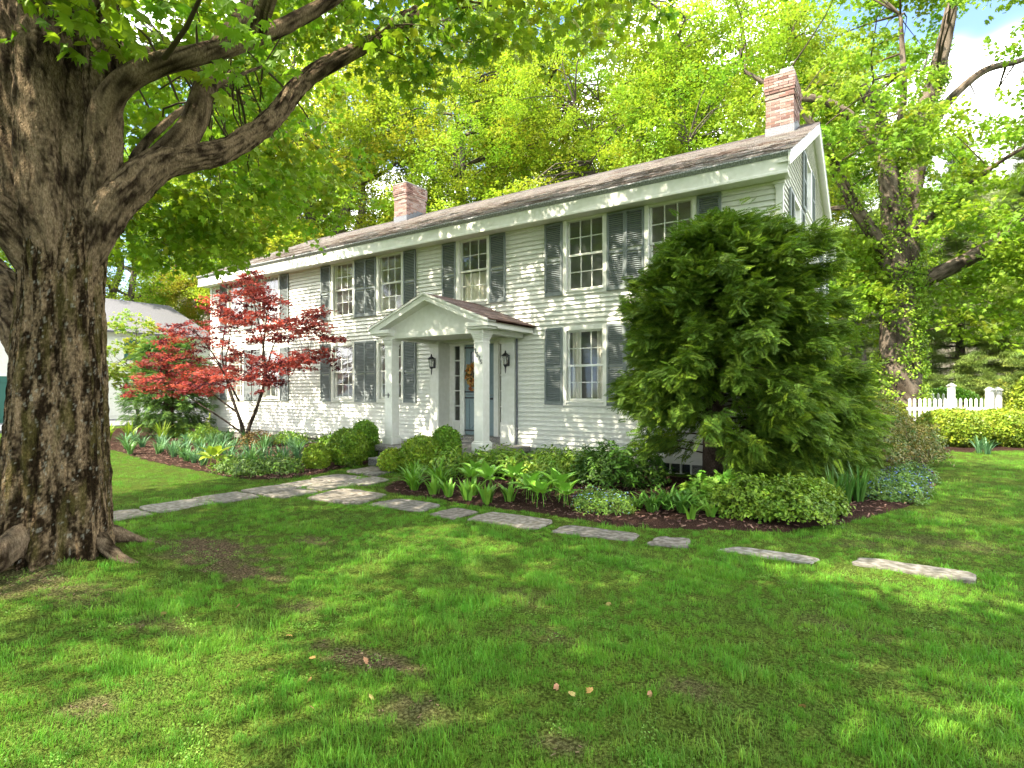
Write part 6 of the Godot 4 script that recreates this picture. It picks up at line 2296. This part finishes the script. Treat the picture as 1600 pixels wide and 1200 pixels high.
func bush(called: String, label: String, group: String, at: Vector3, r: Vector3, kind: int, leaf: float, per: int, n: int, tint: Color, tip: Color, flower := Color(0, 0, 0, 0), flowers := 0, category := "shrub") -> void:
	at.y = floor_at(at.x, at.z) - 0.01
	var t := thing(called, label, category, at, group)
	var mb := MB.new()
	var copies := []
	var fl := []
	for k in n:
		var d := ball()
		d.y = absf(d.y)
		d = d.normalized() * pow(d.length(), 0.55)
		var p := d * r * Vector3(1, 1, 1) * (1.0 + 0.22 * fine.get_noise_3dv((d * r + at) * 3.0))
		p.y += r.y * 0.1
		if k % 5 == 0:
			branch(mb, [Vector3(p.x * 0.1, 0, p.z * 0.1), Vector3(p.x * 0.6, p.y * 0.45, p.z * 0.6), p], [0.006, 0.004, 0.0015], 4, p.length() / 3.0, 0.0, Color(0.06, 0.045, 0.03), Color(0.12, 0.09, 0.06))
		var b := Basis(Quaternion(Vector3.UP, (d + Vector3(0, 0.8, 0) + ball() * 0.4).normalized())) * Basis(Vector3.UP, rng.randf() * TAU)
		copies.append([Transform3D(b.scaled(Vector3.ONE * rng.randf_range(0.7, 1.25)), p), vary(tint.lerp(tip, rng.randf()), 0.25, 0.12)])
	for k in flowers:
		var d := ball()
		d.y = absf(d.y)
		d = d.normalized()
		fl.append([Transform3D(turned(rng.randf() * TAU, rng.randfn(0, 0.4)).scaled(Vector3.ONE * rng.randf_range(0.7, 1.3)), d * r * rng.randf_range(0.95, 1.12) + Vector3(0, r.y * 0.1 + 0.01, 0)), vary(flower, 0.25, 0.1)])
	if mb.v.size():
		part("stems", mb.mesh(), M.twig, t).set_meta("kind", "stuff")
	var sp := [spray(kind, per, leaf, leaf * 1.1, Vector3.ONE * leaf * 1.1, 0.1, false), spray(kind, per, leaf, leaf * 1.1, Vector3.ONE * leaf * 1.1, -0.2, false)]
	scatter_leaves("leaves", sp, M.garden_leaf, copies, t)
	if fl.size():
		var f := MB.new()
		for k in 5:
			var a := TAU * k / 5
			f.q(Vector3.ZERO, Vector3(cos(a - 0.5) * 0.007, 0.002, sin(a - 0.5) * 0.007), Vector3(cos(a) * 0.011, 0.003, sin(a) * 0.011), Vector3(cos(a + 0.5) * 0.007, 0.002, sin(a + 0.5) * 0.007))
		scatter("flowers", f.mesh(), M.petal, fl, t)


func make_garden() -> void:
	var blue_green := Color(0.085, 0.185, 0.08)
	var green := Color(0.115, 0.26, 0.022)
	var lime := Color(0.22, 0.33, 0.03)
	# bed in front of the red maple
	for p in [[-18.1, 3.3], [-17.2, 3.1], [-16.5, 3.5], [-15.6, 3.3], [-15.1, 3.85], [-14.4, 3.5], [-13.6, 4.1], [-13.0, 3.6], [-12.9, 4.25], [-12.2, 3.8], [-11.6, 3.5], [-11.9, 2.9], [-11.2, 3.0], [-13.6, 2.7], [-14.6, 2.6], [-16.0, 2.4], [-17.4, 2.4], [-12.4, 2.2], [-13.4, 1.6], [-14.6, 1.5], [-11.4, 2.1], [-18.6, 2.6], [-19.4, 3.2], [-20.0, 2.7]]:
		clump_of_straps("daffodil_clump", "clump of blue-green daffodil leaves under the red maple", "daffodil leaves in the maple bed", V(p[0], 0, p[1]), 34, rng.randf_range(0.42, 0.55), 0.55, 0.011, blue_green)
	for k in 26:
		var bp := Vector2(rng.randf_range(-18.6, -11.0), rng.randf_range(1.2, 4.2))
		clump_of_straps("daffodil_clump", "clump of blue-green daffodil leaves under the red maple", "daffodil leaves in the maple bed", V(bp.x, 0, bp.y), 34, rng.randf_range(0.40, 0.55), 0.55, 0.011, blue_green.lerp(green, rng.randf() * 0.5))
	for p in [[-19.3, 2.2], [-20.6, 2.6], [-21.4, 2.9]]:
		clump_of_straps("lily_clump", "bright yellow-green lily shoots beside the twin-trunked hemlock", "lily shoots by the small hemlock", V(p[0], 0, p[1]), 30, 0.7, 0.35, 0.02, lime)
	hosta("pale yellow-green hosta among the daffodil leaves", "", V(-12.3, 0, 4.35), 12, 0.34, 0.2, Color(0.24, 0.33, 0.03))
	bush("barberry_bush", "low rusty-leaved bush under the red maple trunks", "", V(-15.6, 0, 1.3), V(0.7, 0.4, 0.5), 0, 0.05, 12, 160, Color(0.14, 0.12, 0.03), Color(0.28, 0.14, 0.04))
	bush("lime_bush", "lime-green shrub on thin stems by the left corner of the house", "", V(-21.3, 0, -1.2), V(1.1, 1.0, 0.7), 0, 0.07, 14, 260, Color(0.28, 0.34, 0.03), Color(0.42, 0.44, 0.05))
	var gp := [[-11.0, 4.2, 0.62], [-10.5, 3.95, 0.5], [-11.6, 4.3, 0.5], [-10.75, 4.4, 0.4], [-10.95, 3.6, 0.5]]
	for p in gp:
		bush("pachysandra_patch", "low dark leafy groundcover at the path edge of the maple bed", "groundcover in the maple bed", V(p[0], 0, p[1]), V(p[2], 0.20, p[2] * 0.7), 4, 0.085, 10, 170, Color(0.055, 0.115, 0.018), Color(0.14, 0.24, 0.03), Color(0, 0, 0, 0), 0, "plant")
	for p in [[-19.0, 1.0], [-18.2, 1.6], [-20.2, 1.3], [-14.8, 0.7], [-12.8, 0.8], [-11.4, 0.9]]:
		bush("fern_patch", "leafy green perennials along the house foundation", "perennials along the foundation", V(p[0], 0, p[1]), V(0.6, 0.3, 0.4), 4, 0.10, 9, 110, green, lime, Color(0, 0, 0, 0), 0, "plant")
	# bed to the right of the porch
	for p in [[-7.05, 3.7], [-6.75, 3.95], [-6.45, 3.6], [-7.3, 3.3], [-6.9, 3.2]]:
		clump_of_straps("daylily_clump", "arching green daylily leaves at the corner of the stone walk", "daylilies by the walk", V(p[0], 0, p[1]), 44, 0.46, 0.75, 0.015, green)
	for p in [[-6.2, 4.05], [-5.85, 4.1], [-5.45, 4.12], [-5.1, 4.1], [-4.85, 3.85], [-5.6, 3.8]]:
		clump_of_straps("tulip_clump", "broad upright light green shoots along the stepping stones", "shoots along the stepping stones", V(p[0], 0, p[1]), 18, 0.34, 0.35, 0.028, Color(0.14, 0.29, 0.035))
	var hl := ["big-leaved hosta behind the light green shoots", "big-leaved hosta beside the blue flowers"]
	var hs := [[-6.0, 3.35, 0.40, 0], [-5.55, 3.45, 0.42, 0], [-6.25, 2.9, 0.42, 0], [-5.2, 3.2, 0.40, 0], [-4.55, 3.75, 0.36, 1], [-4.25, 3.95, 0.34, 1], [-4.2, 3.5, 0.38, 1], [-4.75, 3.35, 0.40, 1], [-3.95, 3.75, 0.30, 1]]
	for p in hs:
		hosta(hl[p[3]], "hostas " + ["behind the shoots", "beside the blue flowers"][p[3]], V(p[0], 0, p[1]), 11, p[2] * rng.randf_range(0.55, 0.8), 0.45, Color(0.14, 0.31, 0.03))
	for p in [[-6.5, 2.2], [-5.9, 2.1], [-5.3, 1.9], [-4.8, 1.6], [-6.6, 1.5], [-5.6, 1.2], [-5.0, 2.6], [-7.0, 2.6]]:
		bush("peony_bush", "leafy light green perennials between the hostas and the foundation", "perennials right of the porch", V(p[0], 0, p[1]), V(0.45, 0.40, 0.4), 4, 0.10, 9, 130, Color(0.10, 0.22, 0.02), Color(0.24, 0.36, 0.04), Color(0, 0, 0, 0), 0, "plant")
	for p in [[-3.5, 3.85], [-3.2, 3.75], [-3.65, 3.5], [-3.3, 3.45]]:
		bush("forget_me_not", "mound of small pale blue flowers at the front of the bed", "pale blue flowers", V(p[0], 0, p[1]), V(0.27, 0.22, 0.22), 4, 0.045, 10, 110, Color(0.10, 0.20, 0.025), Color(0.17, 0.28, 0.04), Color(0.22, 0.32, 0.62), 60, "plant")
	for p in [[-3.9, 2.2], [-3.6, 1.8], [-4.2, 1.9]]:
		bush("rhododendron", "dark glossy rhododendron left of the hemlock trunk", "rhododendrons by the hemlock", V(p[0], 0, p[1]), V(0.5, 0.6, 0.45), 4, 0.10, 9, 170, Color(0.045, 0.105, 0.014), Color(0.09, 0.19, 0.02))
	for p in [[-2.62, 3.2], [-2.4, 3.3], [-2.75, 3.45]]:
		clump_of_straps("daylily_clump", "glossy arching daylily clump in the mulch before the hemlock", "daylilies before the hemlock", V(p[0], 0, p[1]), 46, 0.42, 0.9, 0.015, Color(0.09, 0.21, 0.03))
	for p in [[-2.18, 3.62], [-2.0, 3.35], [-3.0, 3.3]]:
		clump_of_straps("tulip_clump", "small upright shoots alone in the mulch near the azalea", "lone shoots near the azalea", V(p[0], 0, p[1]), 12, 0.28, 0.4, 0.02, Color(0.13, 0.27, 0.03))
	for p in [[-2.25, 2.75], [-2.0, 2.6]]:
		bush("bleeding_heart", "fresh bright green lobed leaves in front of the hemlock trunk", "lobed-leaf plants", V(p[0], 0, p[1]), V(0.32, 0.36, 0.28), 1, 0.10, 8, 110, Color(0.13, 0.30, 0.03), Color(0.24, 0.40, 0.05), Color(0, 0, 0, 0), 0, "plant")
	for p in [[-1.62, 2.95, 0.52, "yellow-green azalea beside the bright lobed-leaf plants"], [-1.15, 2.95, 0.58, "yellow-green azalea in the middle of three at the bed curve"], [-0.92, 2.6, 0.42, "yellow-green azalea beside the stiff iris leaves"]]:
		bush("azalea", p[3], "azaleas at the bed curve", V(p[0], 0, p[1]), V(p[2], 0.42, p[2] * 0.9), 0, 0.055, 14, 400, Color(0.09, 0.18, 0.014), Color(0.19, 0.30, 0.026))
	for p in [[-0.55, 1.75], [-0.42, 1.5], [-0.7, 2.0]]:
		clump_of_straps("iris_clump", "stiff upright iris leaves beside the azalea", "irises beside the azalea", V(p[0], 0, p[1]), 30, 0.55, 0.22, 0.013, Color(0.07, 0.17, 0.03))
	for p in [[0.0, 0.5], [0.1, 0.95], [-0.15, 1.1], [0.2, 0.0], [0.05, -0.6], [-0.2, 0.4], [0.3, -1.2]]:
		bush("bluebell_patch", "leafy mound dotted with deep blue flowers at the bed curve", "deep blue flowers", V(p[0], 0, p[1]), V(0.30, 0.26, 0.28), 4, 0.06, 10, 110, Color(0.06, 0.14, 0.025), Color(0.13, 0.23, 0.04), Color(0.10, 0.16, 0.60), 120, "plant")
	for p in [[-0.5, -2.2, 0.8], [-0.1, -3.3, 0.7], [0.25, -4.2, 0.7], [-0.6, -3.6, 0.9], [0.3, -6.0, 0.7], [-0.3, -5.2, 1.0], [-0.4, -7.2, 1.1]]:
		bush("side_shrub", "loose dark green shrub with bronze tips along the gable side", "shrubs along the gable side", V(p[0], 0, p[1]), V(0.75, p[2] * 1.25, 0.7), 4, 0.085, 9, 230, Color(0.05, 0.115, 0.018), Color(0.19, 0.16, 0.04))
	for p in [[1.85, -8.1], [2.0, -8.0]]:
		clump_of_straps("daffodil_clump", "daffodil leaves in front of the golden yews", "daffodils before the yews", V(p[0], 0, p[1]), 26, 0.5, 0.4, 0.012, blue_green)
	# rank growth round the foot of the ivy-clad maple
	for p in [[-0.4, -11.6, 1.3, 0], [0.6, -12.6, 1.1, 0], [-1.0, -12.6, 1.7, 0], [1.7, -14.8, 1.2, 0], [-0.2, -10.4, 1.0, 0], [3.0, -17.5, 1.0, 0], [5.5, -20.0, 1.3, 0], [-1.8, -15.5, 2.0, 0], [2.2, -22.0, 1.6, 0], [4.2, -24.5, 1.8, 0], [7.5, -24.0, 1.6, 0], [0.2, -21.0, 1.8, 0], [6.0, -29.0, 2.2, 0], [9.5, -27.0, 2.0, 0]]:
		bush("bramble", "tangled yellow-green brambles at the foot of the ivy-clad maple" if p[1] > -16.0 else "yellow-green thicket growing beyond the picket fence", "brambles round the ivy-clad maple" if p[1] > -16.0 else "thicket beyond the fence", V(p[0], 0, p[1]), V(0.95, p[2], 0.9), 0, 0.09, 10, 220, Color(0.20, 0.26, 0.03), Color(0.36, 0.38, 0.06))


# ------------------------------------------------------------------ lawn
func grass_tuft(n: int, h: float, spread: float) -> ArrayMesh:
	var mb := MB.new()
	for k in n:
		var o := r2() * spread
		var a := rng.randf() * TAU
		var d := Vector3(cos(a), 0, sin(a))
		var s := Vector3(-sin(a), 0, cos(a))
		var l := h * rng.randf_range(0.5, 1.25)
		var w := rng.randf_range(0.0011, 0.0021) * (h / 0.07)
		var bend := rng.randf_range(0.1, 0.85)
		var p0 := Vector3(o.x, -0.01, o.y)
		var p1 := p0 + Vector3(0, l * 0.55, 0) + d * bend * l * 0.22
		var p2 := p1 + Vector3(0, l * 0.42 * (1.0 - 0.5 * bend), 0) + d * bend * l * 0.55
		mb.col = Color(1, 1, 1) * rng.randf_range(0.7, 1.25)
		mb.col.r *= rng.randf_range(0.8, 1.35)
		if rng.randf() < 0.04:
			mb.col = Color(3.2, 1.6, 3.5)  # a dry blade
		mb.q(p0 - s * w, p0 + s * w, p1 + s * w * 0.9, p1 - s * w * 0.9)
		mb.t(p1 - s * w * 0.9, p1 + s * w * 0.9, p2)
	return mb.mesh()


func make_grass() -> void:
	var tufts := [grass_tuft(34, 0.060, 0.06), grass_tuft(36, 0.050, 0.065), grass_tuft(24, 0.080, 0.055)]
	var far_tufts := [grass_tuft(40, 0.075, 0.13), grass_tuft(40, 0.065, 0.13)]
	var near := []
	var far := []
	# rings round the part of the lawn that lies open to view: dense close by, sparser towards the house and the side garden
	for z in [[0.0, 3.5, 520.0, 0], [3.5, 6.0, 400.0, 0], [6.0, 9.0, 250.0, 0], [9.0, 13.0, 75.0, 1], [13.0, 20.0, 42.0, 1], [20.0, 34.0, 15.0, 1]]:
		var area: float = PI * (z[1] * z[1] - z[0] * z[0]) * 0.36
		for k in int(area * z[2]):
			var a := deg_to_rad(33.86 + 90.0) + rng.randf_range(-0.36, 0.36) * PI
			var r := sqrt(rng.randf_range(z[0] * z[0], z[1] * z[1]))
			var x := cos(a) * r + EYE.x
			var y := -sin(a) * r + EYE.z
			var p := Vector2(x, y)
			if x < HX1 + 0.1 and x > HX0 - 0.1 and y < 0.1:
				continue
			if x < -29.0 or Vector2(x - TREE.x, y - TREE.z).length() < 0.56 or on_stone(p) or in_bed(p):
				continue
			var b := bareness(x, y) if y > 2.5 and x > -9.0 else 0.0
			var thin := broad.get_noise_2d(x * 0.75 + 9.0, y * 0.75) + 0.5 * fine.get_noise_2d(x * 2.6, y * 2.6)
			if rng.randf() < b * 1.05 or rng.randf() < smoothstep(0.15, 0.6, -thin) * 0.72:
				continue
			var lush := smoothstep(-0.2, 0.45, broad.get_noise_2d(x * 0.9 + 70.0, y * 0.9))
			var s := rng.randf_range(0.55, 1.1) * (0.62 + 0.5 * lush) * (1.0 - 0.4 * b)
			var tint := Color(0.080, 0.255, 0.016).lerp(Color(0.15, 0.31, 0.024), 0.5 + 0.5 * broad.get_noise_2d(x * 1.3 + 20.0, y * 1.3))
			tint = vary(tint.lerp(Color(0.22, 0.20, 0.06), clampf(b * 0.5 + 0.25 * smoothstep(0.1, 0.5, -thin), 0, 0.6)), 0.2, 0.12)
			var e := [Transform3D(turned(rng.randf() * TAU, rng.randfn(0, 0.12), rng.randfn(0, 0.12)).scaled(Vector3(s, s * rng.randf_range(0.8, 1.2), s)), Vector3(x, height(x, y), y)), tint]
			if z[3] == 0:
				near.append(e)
			else:
				far.append(e)
	# clover and other low weeds in drifts
	var weeds := []
	for k in 9000:
		var x := rng.randf_range(-8.0, 5.0)
		var y := rng.randf_range(2.0, 10.6)
		if broad.get_noise_2d(x * 0.9 - 30.0, y * 0.9) + 0.4 * fine.get_noise_2d(x * 3.0, y * 3.0) < 0.30 or on_stone(Vector2(x, y)) or in_bed(Vector2(x, y)):
			continue
		weeds.append([Transform3D(turned(rng.randf() * TAU).scaled(Vector3.ONE * rng.randf_range(0.7, 1.3)), Vector3(x, height(x, y) + rng.randf_range(0.015, 0.035), y)), vary(Color(0.12, 0.235, 0.03), 0.25, 0.12)])
	var weed := thing("clover_patches", "drifts of low clover among the lawn grass", "clover")
	weed.set_meta("kind", "stuff")
	scatter("clover_leaves", spray(3, 14, 0.013, 0.03, Vector3(0.035, 0.008, 0.035), 0.0, false), M.grass_leaf, weeds, weed)
	var lawn := thing("lawn_grass", "green uneven lawn grass with thin and bare spots", "grass")
	lawn.set_meta("kind", "stuff")
	scatter_leaves("blades", tufts, M.grass_leaf, near, lawn)
	scatter_leaves("blades", far_tufts, M.grass_leaf, far, lawn)


func make_litter() -> void:
	# crumbs of bark, seed scales and twigs on the worn ground
	var bit := MB.new()
	bit.box(Vector3(-0.016, -0.001, -0.004), Vector3(0.016, 0.004, 0.004))
	var bits := []
	for e in bare:
		for k in int(e[2] * e[3] * 1900.0 * e[4]):
			var o := r2() * 1.3
			var p := Vector2(e[0] + o.x * e[2], e[1] + o.y * e[3])
			if bareness(p.x, p.y) < rng.randf_range(0.2, 0.7):
				continue
			bits.append([Transform3D(turned(rng.randf() * TAU, rng.randfn(0, 0.3), rng.randfn(0, 0.3)).scaled(Vector3(rng.randf_range(0.2, 0.8), rng.randf_range(0.3, 0.8), rng.randf_range(0.3, 0.8))), Vector3(p.x, height(p.x, p.y) + 0.004, p.y)), vary(Color(0.15, 0.105, 0.07), 0.5, 0.1)])
	var litter := scatter("ground_litter", bit.mesh(), M.chip, bits, self)
	litter.set_meta("label", "crumbs of bark and dry seed scales on bare ground")
	litter.set_meta("category", "litter")
	# last year's leaves
	var shapes := []
	for k in 3:
		var mb := MB.new()
		leaf_shape(mb, 1, Transform3D(Basis(Vector3.BACK, 0.3 * k), Vector3.ZERO), 0.045)
		shapes.append(mb.mesh())
	for k in 3:
		var c: Color = [Color(0.30, 0.18, 0.045), Color(0.26, 0.13, 0.06), Color(0.30, 0.24, 0.07)][k]
		mat("dry_leaf_%d" % k, c.linear_to_srgb(), 0.8)
	var at := [[-3.05, 8.75], [-2.72, 8.6], [-3.15, 8.95], [-2.85, 8.9], [-2.55, 9.1], [-2.4, 8.85], [-3.5, 8.6], [-1.62, 8.15], [-1.5, 8.2], [-1.42, 8.1], [-1.15, 7.9], [-1.9, 6.8], [-3.95, 9.1], [-4.3, 8.5], [-4.6, 8.9], [-0.4, 7.6]]
	for k in at.size():
		var x: float = at[k][0]
		var z: float = at[k][1]
		var o := part(numbered("fallen_leaf"), shapes[k % 3], M["dry_leaf_%d" % (k % 3)], self, Transform3D(turned(rng.randf() * TAU, rng.randfn(0.3, 0.6), rng.randfn(0, 0.6)), Vector3(x, height(x, z) + 0.03, z)))
		tag(o, "curled yellow-brown maple leaf lying in the lawn grass", "leaf", "fallen leaves on the lawn")
